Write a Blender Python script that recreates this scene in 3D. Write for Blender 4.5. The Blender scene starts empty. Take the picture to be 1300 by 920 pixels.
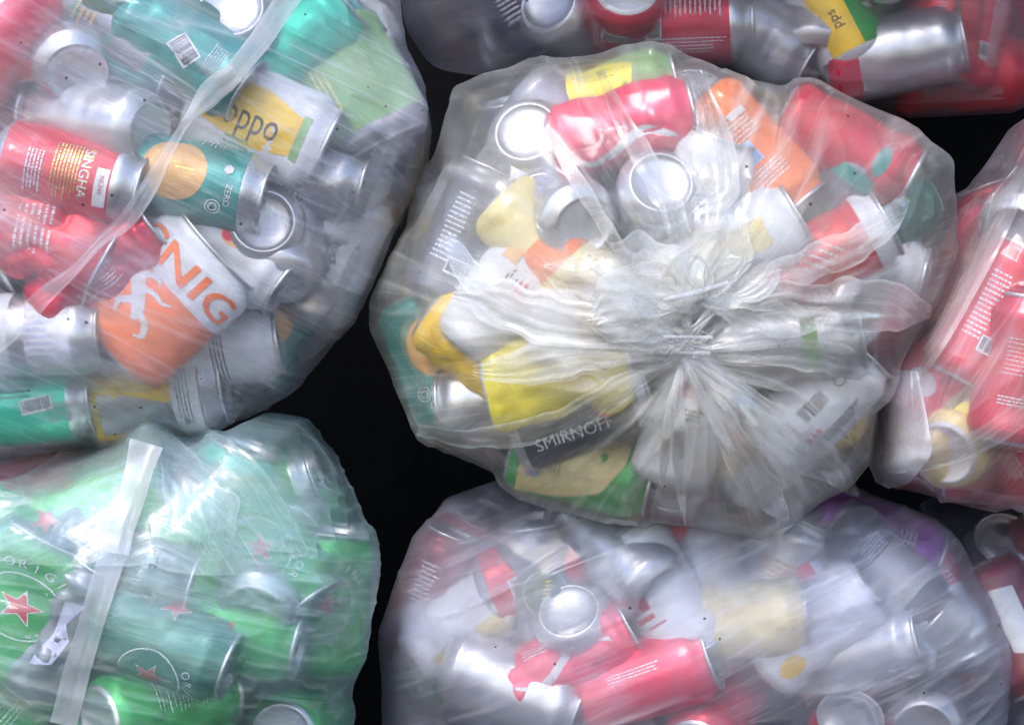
import bpy, bmesh, math, random
import numpy as np
from mathutils import Vector, Matrix
from mathutils.bvhtree import BVHTree

SC = bpy.context.scene
COL = SC.collection
RAD = math.radians

# ------------------------------------------------------------------ camera, sky, sun, exposure
S = 1.0 / 1550.0          # metres per photograph pixel at Y = 0
CAMD = 2.0
cam_data = bpy.data.cameras.new('camera')
cam = bpy.data.objects.new('camera', cam_data)
COL.objects.link(cam)
cam.location = (0, -CAMD, 0)
cam.rotation_euler = (RAD(90), 0, 0)
cam_data.sensor_width = 36.0
cam_data.lens = 36.0 * CAMD / (1300 * S)
cam_data.clip_start = 0.05
cam_data.clip_end = 200
SC.camera = cam

SUN_EL, SUN_AZ = 48.0, 205.0      # azimuth measured clockwise from +Y (north)
world = bpy.data.worlds.new('World')
SC.world = world
world.use_nodes = True
wn = world.node_tree
bg = wn.nodes['Background']
sky = wn.nodes.new('ShaderNodeTexSky')
sky.sky_type = 'NISHITA'
sky.sun_disc = False
sky.sun_elevation = RAD(SUN_EL)
sky.sun_rotation = RAD(SUN_AZ)
sky.air_density = 1.0
sky.dust_density = 1.2
wn.links.new(sky.outputs[0], bg.inputs[0])
bg.inputs[1].default_value = 0.15
sun_d = bpy.data.lights.new('sun', 'SUN')
sun_d.energy = 1.15
sun_d.angle = RAD(24)
sun_d.color = (1.0, 0.97, 0.93)
sun = bpy.data.objects.new('sun', sun_d)
COL.objects.link(sun)
_d = Vector((math.sin(RAD(SUN_AZ)) * math.cos(RAD(SUN_EL)), math.cos(RAD(SUN_AZ)) * math.cos(RAD(SUN_EL)), math.sin(RAD(SUN_EL))))
sun.rotation_euler = _d.to_track_quat('Z', 'Y').to_euler()
SC.view_settings.view_transform = 'Standard'
SC.view_settings.look = 'None'
SC.view_settings.gamma = 1.0
SC.view_settings.exposure = 1.2
SC.render.engine = 'CYCLES'
SC.cycles.transparent_max_bounces = 40
SC.cycles.max_bounces = 14
SC.cycles.transmission_bounces = 8
SC.cycles.diffuse_bounces = 4
SC.cycles.glossy_bounces = 4
SC.cycles.use_denoising = True
SC.cycles.sample_clamp_indirect = 4.0
SC.cycles.caustics_reflective = False
SC.cycles.caustics_refractive = True


def W(px, py, Y=0.0):
    k = (Y + CAMD) / CAMD
    return np.array(((px - 650) * S * k, Y, (460 - py) * S * k))


def project(P):
    k = CAMD / (P[:, 1] + CAMD)
    return 650 + P[:, 0] * k / S, 460 - P[:, 2] * k / S


# ------------------------------------------------------------------ tags
def tag(o, label=None, cat=None, group=None, kind=None):
    if label: o['label'] = label
    if cat: o['category'] = cat
    if group: o['group'] = group
    if kind: o['kind'] = kind
    return o


def empty(name, loc, label, cat, group=None):
    o = bpy.data.objects.new(name, None)
    o.empty_display_size = 0.02
    COL.objects.link(o)
    o.location = loc
    return tag(o, label, cat, group)


def mesh_obj(name, verts, faces, mats, parent=None, midx=None, smooth=True, flow=None, haze=None, stain=None):
    """verts (n,3) array, faces list or (m,3)/(m,4) array"""
    me = bpy.data.meshes.new(name)
    V = np.asarray(verts, dtype=np.float32)
    if isinstance(faces, np.ndarray):
        m, k = faces.shape
        me.vertices.add(len(V)); me.vertices.foreach_set('co', V.ravel())
        me.loops.add(m * k); me.loops.foreach_set('vertex_index', faces.astype(np.int32).ravel())
        me.polygons.add(m)
        me.polygons.foreach_set('loop_start', np.arange(0, m * k, k, dtype=np.int32))
        me.polygons.foreach_set('loop_total', np.full(m, k, dtype=np.int32))
        me.update(calc_edges=True)
    else:
        me.from_pydata([tuple(map(float, v)) for v in V], [], faces)
    for mm in (mats if isinstance(mats, (list, tuple)) else [mats]):
        me.materials.append(mm)
    if midx is not None:
        me.polygons.foreach_set('material_index', np.asarray(midx, dtype=np.int32))
    me.polygons.foreach_set('use_smooth', np.full(len(me.polygons), bool(smooth)))
    if flow is not None:
        a = me.attributes.new('flow', 'FLOAT_VECTOR', 'POINT')
        a.data.foreach_set('vector', np.asarray(flow, dtype=np.float32).ravel())
    if haze is not None:
        a = me.attributes.new('haze', 'FLOAT', 'POINT')
        a.data.foreach_set('value', np.asarray(haze, dtype=np.float32).ravel())
    if stain is not None:
        a = me.attributes.new('stain', 'FLOAT', 'POINT')
        a.data.foreach_set('value', np.asarray(stain, dtype=np.float32).ravel())
    me.update()
    o = bpy.data.objects.new(name, me)
    COL.objects.link(o)
    if parent is not None:
        o.parent = parent
    return o


# ------------------------------------------------------------------ numpy noise
def _hash(ix, iy, iz, seed):
    h = (ix * 374761393 + iy * 668265263 + iz * 2147483647 + seed * 1274126177) & 0xFFFFFFFF
    h = ((h ^ (h >> 13)) * 1274126177) & 0xFFFFFFFF
    h = (h ^ (h >> 16)) & 0xFFFFFFFF
    return h / 4294967295.0


def vnoise(x, y, z=None, seed=0):
    if z is None: z = np.zeros_like(x)
    xi, yi, zi = np.floor(x).astype(np.int64), np.floor(y).astype(np.int64), np.floor(z).astype(np.int64)
    fx, fy, fz = x - xi, y - yi, z - zi
    fx, fy, fz = [f * f * f * (f * (f * 6 - 15) + 10) for f in (fx, fy, fz)]
    r = 0
    for a in (0, 1):
        for b in (0, 1):
            for c in (0, 1):
                w = (fx if a else 1 - fx) * (fy if b else 1 - fy) * (fz if c else 1 - fz)
                r = r + w * _hash(xi + a, yi + b, zi + c, seed)
    return r


def ridge(x, y, z=None, seed=0, p=3.0):
    return (1 - np.abs(2 * vnoise(x, y, z, seed) - 1)) ** p


# ------------------------------------------------------------------ materials
def new_mat(name):
    m = bpy.data.materials.new(name)
    m.use_nodes = True
    nt = m.node_tree
    for n in list(nt.nodes): nt.nodes.remove(n)
    return m, nt, nt.nodes, nt.links


def paint(name, rgb, metallic=0.35, rough=0.32, var=0.12):
    m, nt, N, L = new_mat(name)
    out = N.new('ShaderNodeOutputMaterial'); p = N.new('ShaderNodeBsdfPrincipled')
    L.new(p.outputs[0], out.inputs[0])
    tc = N.new('ShaderNodeTexCoord')
    n1 = N.new('ShaderNodeTexNoise'); n1.inputs['Scale'].default_value = 60; n1.inputs['Detail'].default_value = 6
    L.new(tc.outputs['Object'], n1.inputs['Vector'])
    mx = N.new('ShaderNodeMix'); mx.data_type = 'RGBA'; mx.blend_type = 'MIX'
    mx.inputs['A'].default_value = (*rgb, 1)
    d = tuple(min(1, c * (1 - var * 2.2) + 0.02) for c in rgb)
    mx.inputs['B'].default_value = (*d, 1)
    r1 = N.new('ShaderNodeValToRGB'); r1.color_ramp.elements[0].position = 0.45; r1.color_ramp.elements[1].position = 0.75
    L.new(n1.outputs[0], r1.inputs[0]); L.new(r1.outputs[0], mx.inputs['Factor'])
    L.new(mx.outputs['Result'], p.inputs['Base Color'])
    p.inputs['Metallic'].default_value = metallic
    mr = N.new('ShaderNodeMapRange'); mr.inputs['To Min'].default_value = rough - 0.08; mr.inputs['To Max'].default_value = rough + 0.18
    L.new(n1.outputs[0], mr.inputs['Value']); L.new(mr.outputs[0], p.inputs['Roughness'])
    n2 = N.new('ShaderNodeTexNoise'); n2.inputs['Scale'].default_value = 35; n2.inputs['Detail'].default_value = 3
    L.new(tc.outputs['Object'], n2.inputs['Vector'])
    b = N.new('ShaderNodeBump'); b.inputs['Strength'].default_value = 0.25; b.inputs['Distance'].default_value = 0.004
    L.new(n2.outputs[0], b.inputs['Height']); L.new(b.outputs[0], p.inputs['Normal'])
    return m


PAL = dict(
    silver=((0.62, 0.62, 0.66), 0.85, 0.34), grey=((0.42, 0.42, 0.47), 0.6, 0.35), pewter=((0.22, 0.22, 0.26), 0.7, 0.35),
    red=((0.66, 0.01, 0.035), 0.25, 0.3), crimson=((0.60, 0.01, 0.05), 0.3, 0.3), pink=((0.80, 0.05, 0.13), 0.2, 0.35),
    orange=((0.95, 0.20, 0.03), 0.2, 0.32), peach=((0.85, 0.42, 0.22), 0.2, 0.4), tan=((0.72, 0.40, 0.14), 0.15, 0.4),
    yellow=((0.93, 0.58, 0.01), 0.15, 0.35), lemon=((0.90, 0.76, 0.05), 0.15, 0.35), cream=((0.80, 0.66, 0.30), 0.1, 0.45),
    white=((0.70, 0.70, 0.74), 0.05, 0.4), lilac=((0.55, 0.52, 0.72), 0.2, 0.4),
    teal=((0.01, 0.27, 0.24), 0.25, 0.32), jade=((0.01, 0.62, 0.42), 0.25, 0.3), bottle=((0.01, 0.15, 0.10), 0.25, 0.32),
    green=((0.015, 0.36, 0.06), 0.25, 0.3), lime=((0.12, 0.75, 0.08), 0.2, 0.3), moss=((0.22, 0.42, 0.16), 0.2, 0.4),
    navy=((0.015, 0.02, 0.06), 0.3, 0.3), blue=((0.10, 0.20, 0.65), 0.15, 0.35), sky=((0.35, 0.55, 0.80), 0.3, 0.35),
    purple=((0.30, 0.02, 0.42), 0.3, 0.3), ink=((0.03, 0.03, 0.035), 0.05, 0.5), maroon=((0.22, 0.01, 0.03), 0.3, 0.35),
    gold=((0.75, 0.50, 0.12), 0.7, 0.3),
)
MATS = {}


def M(n):
    if n not in MATS:
        rgb, me, ro = PAL[n]
        MATS[n] = paint(n + '_can_metal', rgb, me, ro)
    return MATS[n]


def film_mat(name, base=0.16, hazek=0.75, tint=(0.93, 0.94, 0.97), streak=(14, 160, 1), streak_amt=0.30, rough=0.16,
             blur=0.45, specks=0.0, bump=0.5, scat=0.5, dirt=0.5):
    """thin polythene film: clear part, blurred part, milky scatter part and a sheen"""
    m, nt, N, L = new_mat(name)
    out = N.new('ShaderNodeOutputMaterial')
    T = N.new('ShaderNodeBsdfTransparent'); T.inputs[0].default_value = (0.975, 0.975, 0.98, 1)
    R = N.new('ShaderNodeBsdfRefraction'); R.inputs['Color'].default_value = (0.97, 0.97, 0.98, 1)
    R.inputs['Roughness'].default_value = 0.35; R.inputs['IOR'].default_value = 1.07
    mc = N.new('ShaderNodeMixShader'); mc.inputs[0].default_value = blur
    L.new(T.outputs[0], mc.inputs[1]); L.new(R.outputs[0], mc.inputs[2])
    D = N.new('ShaderNodeBsdfDiffuse'); D.inputs[0].default_value = (*tint, 1)
    Tr = N.new('ShaderNodeBsdfTranslucent'); Tr.inputs[0].default_value = (*tint, 1)
    ms = N.new('ShaderNodeMixShader'); ms.inputs[0].default_value = scat
    L.new(D.outputs[0], ms.inputs[1]); L.new(Tr.outputs[0], ms.inputs[2])

    af = N.new('ShaderNodeAttribute'); af.attribute_name = 'flow'
    ah = N.new('ShaderNodeAttribute'); ah.attribute_name = 'haze'
    tc = N.new('ShaderNodeTexCoord')

    def noise(vec, sc, detail=4, rough_=0.55, dist=0.0):
        n = N.new('ShaderNodeTexNoise'); n.inputs['Scale'].default_value = sc; n.inputs['Detail'].default_value = detail
        n.inputs['Roughness'].default_value = rough_; n.inputs['Distortion'].default_value = dist
        L.new(vec, n.inputs['Vector']); return n.outputs[0]

    def mapping(vec, s):
        n = N.new('ShaderNodeMapping'); n.inputs['Scale'].default_value = s
        L.new(vec, n.inputs['Vector']); return n.outputs[0]

    def math_(op, a, b=None, c=None, clamp=False):
        n = N.new('ShaderNodeMath'); n.operation = op; n.use_clamp = clamp
        for i, v in enumerate((a, b, c)):
            if v is None: continue
            if isinstance(v, (int, float)): n.inputs[i].default_value = v
            else: L.new(v, n.inputs[i])
        return n.outputs[0]

    at = N.new('ShaderNodeAttribute'); at.attribute_name = 'stain'
    dn = math_('MULTIPLY', math_('MULTIPLY_ADD', noise(tc.outputs['Object'], 13, 6, 0.6, 1.0), 5.0, -2.7, clamp=True), dirt)
    sn = math_('MULTIPLY', at.outputs['Fac'], math_('MULTIPLY_ADD', noise(tc.outputs['Object'], 60, 5, 0.6, 1.2), 3.0, -0.8, clamp=True))
    sf = math_('ADD', dn, sn, clamp=True)
    cm = N.new('ShaderNodeMix'); cm.data_type = 'RGBA'; cm.inputs['A'].default_value = (*tint, 1); cm.inputs['B'].default_value = (.60, .42, .20, 1)
    L.new(sf, cm.inputs['Factor']); L.new(cm.outputs['Result'], D.inputs[0]); L.new(cm.outputs['Result'], Tr.inputs[0])
    fl = mapping(af.outputs['Vector'], streak)
    s1 = noise(fl, 1.0, 2.0, 0.5, 0.9)
    st = math_('MULTIPLY', math_('POWER', math_('SUBTRACT', 1.0, math_('ABSOLUTE', math_('MULTIPLY_ADD', s1, 16.0, -8.0)), clamp=True), 1.5), 1.0)
    f2 = mapping(af.outputs['Vector'], tuple(q * k_ for q, k_ in zip(streak, (2.2, 3.1, 2.2))))
    s2 = noise(f2, 1.0, 1.0, 0.5, 1.6)
    st2 = math_('POWER', math_('SUBTRACT', 1.0, math_('ABSOLUTE', math_('MULTIPLY_ADD', s2, 24.0, -12.0)), clamp=True), 1.5)
    patch = noise(tc.outputs['Object'], 9, 3, 0.5, 0.2)
    mask2 = math_('MULTIPLY_ADD', noise(tc.outputs['Object'], 16, 2, 0.5, 0.5), 5.0, -2.1, clamp=True)
    patch2 = math_('MULTIPLY_ADD', patch, 3.0, -1.0, clamp=True)
    cr = noise(tc.outputs['Object'], 55, 5, 0.6, 0.8)
    crr = math_('POWER', math_('SUBTRACT', 1.0, math_('ABSOLUTE', math_('MULTIPLY_ADD', cr, 5.0, -2.5)), clamp=True), 3.0)
    al = math_('MULTIPLY_ADD', ah.outputs['Fac'], hazek, base)
    al = math_('MULTIPLY', al, math_('MULTIPLY_ADD', patch2, 0.9, 0.5))
    al = math_('ADD', al, math_('MULTIPLY', math_('MULTIPLY', st, patch2), streak_amt))
    al = math_('ADD', al, math_('MULTIPLY', math_('MULTIPLY', st2, mask2), streak_amt * 0.6))
    al = math_('ADD', al, math_('MULTIPLY', math_('MULTIPLY', crr, ah.outputs['Fac']), 0.25), clamp=False)
    lw = N.new('ShaderNodeLayerWeight'); lw.inputs[0].default_value = 0.5
    al = math_('ADD', al, math_('MULTIPLY', math_('POWER', lw.outputs['Facing'], 3.0), 0.15))
    al = math_('ADD', al, math_('MULTIPLY', sf, 0.30))
    al = math_('MINIMUM', al, 0.95, clamp=True)
    mb = N.new('ShaderNodeMixShader')
    L.new(al, mb.inputs[0]); L.new(mc.outputs[0], mb.inputs[1]); L.new(ms.outputs[0], mb.inputs[2])

    h = math_('ADD', math_('MULTIPLY', math_('ADD', s1, math_('MULTIPLY', st, .12)), 0.9), math_('MULTIPLY', cr, math_('MULTIPLY_ADD', ah.outputs['Fac'], 1.0, 0.18)))
    bp = N.new('ShaderNodeBump'); bp.inputs['Strength'].default_value = bump; bp.inputs['Distance'].default_value = 0.0035
    L.new(h, bp.inputs['Height'])
    G = N.new('ShaderNodeBsdfGlossy'); G.inputs['Color'].default_value = (1, 1, 1, 1); G.inputs['Roughness'].default_value = rough
    L.new(bp.outputs[0], G.inputs['Normal']); L.new(bp.outputs[0], D.inputs['Normal'])
    fr = N.new('ShaderNodeFresnel'); fr.inputs[0].default_value = 1.5; L.new(bp.outputs[0], fr.inputs['Normal'])
    fg = math_('MINIMUM', math_('MULTIPLY_ADD', fr.outputs[0], 0.75, 0.0), 0.22, clamp=True)
    mg = N.new('ShaderNodeMixShader')
    L.new(fg, mg.inputs[0]); L.new(mb.outputs[0], mg.inputs[1]); L.new(G.outputs[0], mg.inputs[2])
    last = mg.outputs[0]
    if specks > 0:
        vo = N.new('ShaderNodeTexVoronoi'); vo.inputs['Scale'].default_value = 85
        L.new(tc.outputs['Object'], vo.inputs['Vector'])
        sz = math_('LESS_THAN', vo.outputs['Distance'], 0.11)
        sp = N.new('ShaderNodeSeparateColor'); L.new(vo.outputs['Color'], sp.inputs[0])
        pk = math_('GREATER_THAN', sp.outputs[0], 1.0 - specks)
        dk = N.new('ShaderNodeBsdfDiffuse'); dk.inputs[0].default_value = (0.05, 0.035, 0.025, 1)
        mk = N.new('ShaderNodeMixShader')
        L.new(math_('MULTIPLY', math_('MULTIPLY', sz, pk), 0.8), mk.inputs[0]); L.new(last, mk.inputs[1]); L.new(dk.outputs[0], mk.inputs[2])
        last = mk.outputs[0]
    L.new(last, out.inputs[0])
    return m
# ------------------------------------------------------------------ setting
def rough_mat(name, rgb, scale=30, rough=0.9):
    m, nt, N, L = new_mat(name)
    out = N.new('ShaderNodeOutputMaterial'); p = N.new('ShaderNodeBsdfPrincipled'); L.new(p.outputs[0], out.inputs[0])
    tc = N.new('ShaderNodeTexCoord'); n = N.new('ShaderNodeTexNoise'); n.inputs['Scale'].default_value = scale; n.inputs['Detail'].default_value = 8
    L.new(tc.outputs['Object'], n.inputs['Vector'])
    r = N.new('ShaderNodeValToRGB')
    r.color_ramp.elements[0].color = (*[c * 0.6 for c in rgb], 1); r.color_ramp.elements[1].color = (*[c * 1.5 for c in rgb], 1)
    L.new(n.outputs[0], r.inputs[0]); L.new(r.outputs[0], p.inputs['Base Color'])
    p.inputs['Roughness'].default_value = rough; p.inputs['Specular IOR Level'].default_value = 0.1
    b = N.new('ShaderNodeBump'); b.inputs['Strength'].default_value = 0.4; b.inputs['Distance'].default_value = 0.003
    L.new(n.outputs[0], b.inputs['Height']); L.new(b.outputs[0], p.inputs['Normal'])
    return m


def box(name, x0, x1, y0, y1, z0, z1, mat):
    v = [(x, y, z) for x in (x0, x1) for y in (y0, y1) for z in (z0, z1)]
    f = [(0, 1, 3, 2), (4, 6, 7, 5), (0, 4, 5, 1), (2, 3, 7, 6), (0, 2, 6, 4), (1, 5, 7, 3)]
    return mesh_obj(name, v, f, mat, smooth=False)


dark = rough_mat('dark_backing', (0.006, 0.006, 0.007))
tag(box('black_backdrop', -1.6, 1.6, 0.36, 0.40, -0.46, 1.3, dark), kind='structure')  # added near-black sheet, its colour stands in for deep shade in the gaps
tag(box('shade_slab', -0.12, 1.6, -0.27, 0.357, 0.50, 0.53, dark), kind='structure')  # unseen slab added overhead only to shade the top bag
tag(box('floor', -1.6, 1.6, -0.9, 0.357, -0.50, -0.44, rough_mat('asphalt', (0.03, 0.03, 0.032), 80)), kind='structure')

# ------------------------------------------------------------------ cans
R0, HH = 0.0330, 0.0575
FONT_CACHE = {}


def text2d(s):
    """flat triangulated outline of a word, unit cap height, centred"""
    if s in FONT_CACHE: return FONT_CACHE[s]
    cu = bpy.data.curves.new('t', 'FONT'); cu.body = s; cu.size = 1.0; cu.resolution_u = 3
    cu.align_x = 'CENTER'; cu.align_y = 'CENTER'
    o = bpy.data.objects.new('t', cu); COL.objects.link(o)
    dg = bpy.context.evaluated_depsgraph_get()
    me = bpy.data.meshes.new_from_object(o.evaluated_get(dg))
    v = np.array([(p.co.x, p.co.y) for p in me.vertices]) if len(me.vertices) else np.zeros((0, 2))
    f = [tuple(p.vertices) for p in me.polygons]
    bpy.data.objects.remove(o); bpy.data.curves.remove(cu); bpy.data.meshes.remove(me)
    FONT_CACHE[s] = (v, f)
    return v, f


def circ(cx, cy, rx, ry=None, n=28, a0=0, a1=360):
    ry = rx if ry is None else ry
    return [(cx + rx * math.cos(RAD(a0 + (a1 - a0) * i / n)), cy + ry * math.sin(RAD(a0 + (a1 - a0) * i / n))) for i in range(n)]


def ringpolys(cx, cy, r1, r2, a0=0, a1=360, n=36):
    out = []
    for i in range(n):
        p = []
        for (r, k) in ((r1, i), (r2, i), (r2, i + 1), (r1, i + 1)):
            a = RAD(a0 + (a1 - a0) * k / n)
            p.append((cx + r * math.cos(a), cy + r * math.sin(a)))
        out.append(p)
    return out


def star(cx, cy, r, rot=90):
    pts = []
    for i in range(10):
        q = r if i % 2 == 0 else r * 0.40
        pts.append((cx + q * math.cos(RAD(rot + 36 * i)), cy + q * math.sin(RAD(rot + 36 * i))))
    return pts


def rect(s0, s1, v0, v1): return [(s0, v0), (s1, v0), (s1, v1), (s0, v1)]


def xf(pts, cx, cy, rot, sc=1.0, sy=None):
    sy = sc if sy is None else sy
    c, s = math.cos(RAD(rot)), math.sin(RAD(rot))
    return [(cx + x * sc * c - y * sy * s, cy + x * sc * s + y * sy * c) for x, y in pts]


# decal = (colour, list_of_faces) or ('text') etc, all in millimetres: s around the can (0 faces the viewer), v along it
class Label:
    def __init__(self): self.items = []   # (colour, verts, faces)

    def poly(self, col, pts):
        self.items.append((col, np.array(pts, float), [tuple(range(len(pts)))])); return self

    def polys(self, col, pl):
        V, F = [], []
        for p in pl:
            F.append(tuple(range(len(V), len(V) + len(p)))); V += list(p)
        self.items.append((col, np.array(V, float), F)); return self

    def text(self, col, s, cx, cy, size, rot=0, sx=1.0):
        v, f = text2d(s)
        if len(v):
            self.items.append((col, np.array(xf([(x * sx, y) for x, y in v], cx, cy, rot, size)), f))
        return self

    def lines(self, col, cx, cy, w, h, n, rot=0, seed=1, th=0.45):
        """rows of small print: broken dashes"""
        rnd = random.Random(seed); pl = []
        for i in range(n):
            y = -h / 2 + h * (i + .5) / n; x = -w / 2
            end = w / 2 * rnd.uniform(.6, 1)
            while x < end:
                l = rnd.uniform(.8, 4.0)
                pl.append(xf(rect(x, min(x + l, end), y - h / n * th / 2, y + h / n * th / 2), cx, cy, rot)); x += l + rnd.uniform(.5, 1.0)
        return self.polys(col, pl)

    def barcode(self, cx, cy, w, h, rot=0, seed=1, bgc='white', fg='ink', frame=True):
        if frame: self.poly(bgc, xf(rect(-w / 2 - 1.5, w / 2 + 1.5, -h / 2 - 2, h / 2 + 1.2), cx, cy, rot))
        rnd = random.Random(seed); pl = []; x = -w / 2
        while x < w / 2:
            l = rnd.choice((.35, .6, .9, 1.2)); pl.append(xf(rect(x, x + l, -h / 2, h / 2), cx, cy, rot)); x += l + rnd.choice((.4, .6, .9))
        return self.polys(fg, pl)


def tess(V, F, tilt_ok=True):
    bm = bmesh.new()
    vs = [bm.verts.new((x, y, 0)) for x, y in V]
    for f in F:
        if len(set(f)) >= 3:
            try: bm.faces.new([vs[i] for i in f])
            except ValueError: pass
    bmesh.ops.triangulate(bm, faces=bm.faces[:])
    for ax, step in ((0, 3.5), (1, 11.0)):
        if len(V) == 0: break
        lo, hi = V[:, ax].min(), V[:, ax].max()
        k = math.ceil(lo / step)
        while k * step < hi:
            co = [0, 0, 0]; no = [0, 0, 0]; co[ax] = k * step + 0.013; no[ax] = 1
            bmesh.ops.bisect_plane(bm, geom=bm.verts[:] + bm.edges[:] + bm.faces[:], plane_co=co, plane_no=no, dist=1e-5)
            k += 1
    bm.verts.ensure_lookup_table()
    v = np.array([(p.co.x, p.co.y) for p in bm.verts]).reshape(-1, 2)
    bm.verts.index_update()
    f = []
    for p in bm.faces:
        ids = tuple(q.index for q in p.verts)
        a = v[list(ids)]
        ar = sum(a[i - 1, 0] * a[i, 1] - a[i, 0] * a[i - 1, 1] for i in range(len(ids)))
        if abs(ar) < 1e-9: continue
        f.append(ids if ar > 0 else ids[::-1])
    bm.free()
    return v, f


class Dent:
    def __init__(self, seed, amount=1.0, crush=0.0, fa=1.0, fb=1.0):
        r = random.Random(seed); self.fa, self.fb = fa, fb; self.sd = seed; self.crush = crush
        self.d = [(r.uniform(0, 2 * math.pi), r.uniform(-.035, .035), r.uniform(.0015, .0055) * amount, r.uniform(.35, .8), r.uniform(.006, .018)) for _ in range(5)]
        self.bend = (r.uniform(-1, 1) * .0016 * amount, r.uniform(-1, 1) * .0016 * amount)

    def __call__(self, P):
        P = P.copy()
        ph = np.arctan2(P[:, 1], P[:, 0]); r = np.hypot(P[:, 0], P[:, 1]); z = P[:, 2]
        e = np.clip(1 - (np.abs(z) / HH) ** 6, 0, 1)
        dr = np.zeros(len(P))
        for (p0, z0, dep, wa, wz) in self.d:
            dp = (ph - p0 + np.pi) % (2 * np.pi) - np.pi
            dr += dep * np.exp(-(dp / wa) ** 2 - ((z - z0) / wz) ** 2)
        if self.crush > 0:
            c = ridge(np.cos(ph) * 1.6 + 7, np.sin(ph) * 1.6 + z * 30, z * 42 + 3, self.sd, 2.0)
            dr += self.crush * c * 0.007
        k = (r - dr * e * (r / R0)) / np.maximum(r, 1e-6)
        P[:, 0] *= k * self.fa; P[:, 1] *= k * self.fb
        q = 1 - (z / HH) ** 2
        P[:, 0] += self.bend[0] * q; P[:, 1] += self.bend[1] * q
        return P


NSEG = 56


def lathe(profile, n=NSEG, cap0=False, cap1=False):
    V = []
    for (r, z) in profile:
        for i in range(n):
            a = 2 * math.pi * i / n
            V.append((r * math.cos(a), r * math.sin(a), z))
    F = []
    for j in range(len(profile) - 1):
        for i in range(n):
            k = (i + 1) % n
            F.append((j * n + i, j * n + k, (j + 1) * n + k, (j + 1) * n + i))
    if cap0: V.append((0, 0, profile[0][1])); c = len(V) - 1; F += [(c, (i + 1) % n, i) for i in range(n)]
    if cap1:
        b = (len(profile) - 1) * n; V.append((0, 0, profile[-1][1])); c = len(V) - 1; F += [(c, b + i, b + (i + 1) % n) for i in range(n)]
    return np.array(V, float), F


def body_profile():
    p = [(.0262, HH - .0035), (.0266, HH - .006), (.029, HH - .0095), (.0318, HH - .013), (.0330, HH - .0165)]
    z = HH - .0165
    while z > -HH + .014: z -= .0035; p.append((.0330, z))
    p += [(.0325, -HH + .0095), (.0300, -HH + .006), (.0268, -HH + .0028)]
    return p[::-1]


def build_can_meshes(lab, base='silver', ends='silver', dent=None, roll=0.0, neck=None, bands=()):
    """returns dict part -> (V, F, mats, midx) in can space"""
    V, F = lathe(body_profile())
    F = list(F); cols = [base]; midx = []
    neck = neck or base
    if neck not in cols: cols.append(neck)
    for f in F:
        z = sum(V[i][2] for i in f) / 4 * 1000
        c = base
        if z > 42 or z < -48: c = neck
        for (v0, v1, bc) in bands:
            if v0 <= z <= v1: c = bc
        if c not in cols: cols.append(c)
        midx.append(cols.index(c))
    V = [V]; off = len(V[0]); layer = 1
    if lab:
        for (c, v2, f2) in lab.items:
            v2 = v2.copy()
            v, f = tess(v2, f2)
            if not len(f): continue
            v[:, 1] = np.clip(v[:, 1], -47, 41)
            ph = v[:, 0] / 33.0 - math.pi / 2
            rr = R0 + 0.00005 + 0.00018 * layer
            V.append(np.stack([rr * np.cos(ph), rr * np.sin(ph), v[:, 1] / 1000], 1))
            if c not in cols: cols.append(c)
            F += [tuple(i + off for i in q) for q in f]; midx += [cols.index(c)] * len(f)
            off += len(v); layer += 1
    V = np.concatenate(V)
    if roll:
        c, s = math.cos(RAD(roll)), math.sin(RAD(roll))
        V = np.stack([V[:, 0] * c - V[:, 1] * s, V[:, 0] * s + V[:, 1] * c, V[:, 2]], 1)
    if dent: V = dent(V)
    parts = {'body': (V, F, [M(c) for c in cols], midx)}
    # lid: seam rim, countersink, panel, opening
    lp = [(.0262, HH - .0034), (.0272, HH - .0030), (.0276, HH - .0012), (.0271, HH), (.0262, HH - .0002), (.0252, HH - .0022), (.0240, HH - .0062),
          (.0228, HH - .0066), (.0222, HH - .0050), (.0216, HH - .0042), (.0120, HH - .0040)]
    lv, lf = lathe(lp, 48, cap1=True)
    m = (lv[:, 1] > .006) & (np.hypot(lv[:, 0], lv[:, 1] - .0135) < .008)
    if dent: lv = dent(lv)
    parts['lid'] = (lv, lf, [M(ends)], None)
    # tab: ring pull
    tv, tf = [], []
    n = 20
    for i in range(n):
        a = 2 * math.pi * i / n
        for (k, zz) in ((1.0, .0000), (1.0, .0011), (.62, .0011), (.62, .0000)):
            tv.append((.0078 * k * math.cos(a), -.006 + .0108 * k * math.sin(a), HH - .0036 + zz))
    for i in range(n):
        for k in range(4):
            a, b = i * 4, ((i + 1) % n) * 4
            tf.append((a + k, b + k, b + (k + 1) % 4, a + (k + 1) % 4))
    tv = np.array(tv, float)
    if dent: tv = dent(tv)
    parts['ring_pull'] = (tv, tf, [M('grey')], None)
    # drinking hole: dark ellipse
    hv = np.array([(.0082 * math.cos(a), .0125 + .0068 * math.sin(a), HH - .00385) for a in np.linspace(0, 2 * math.pi, 22)[:-1]])
    if dent: hv = dent(hv)
    parts['drinking_hole'] = (hv, [tuple(range(21))], [M('ink')], None)
    bp = [(.0268, -HH + .0029), (.0250, -HH + .0012), (.0236, -HH + .0001), (.0226, -HH + .0006), (.0218, -HH + .0022), (.0190, -HH + .0036), (.0140, -HH + .0048), (.0070, -HH + .0056)]
    bv, bf = lathe(bp, 48)
    bv = np.vstack([bv, [[0, 0, -HH + .0058]]]); b = 7 * 48
    bf = [f[::-1] for f in bf] + [(len(bv) - 1, b + (i + 1) % 48, b + i) for i in range(48)]
    if dent: bv = dent(bv)
    parts['base'] = (bv, bf, [M(ends)], None)
    return parts


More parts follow.
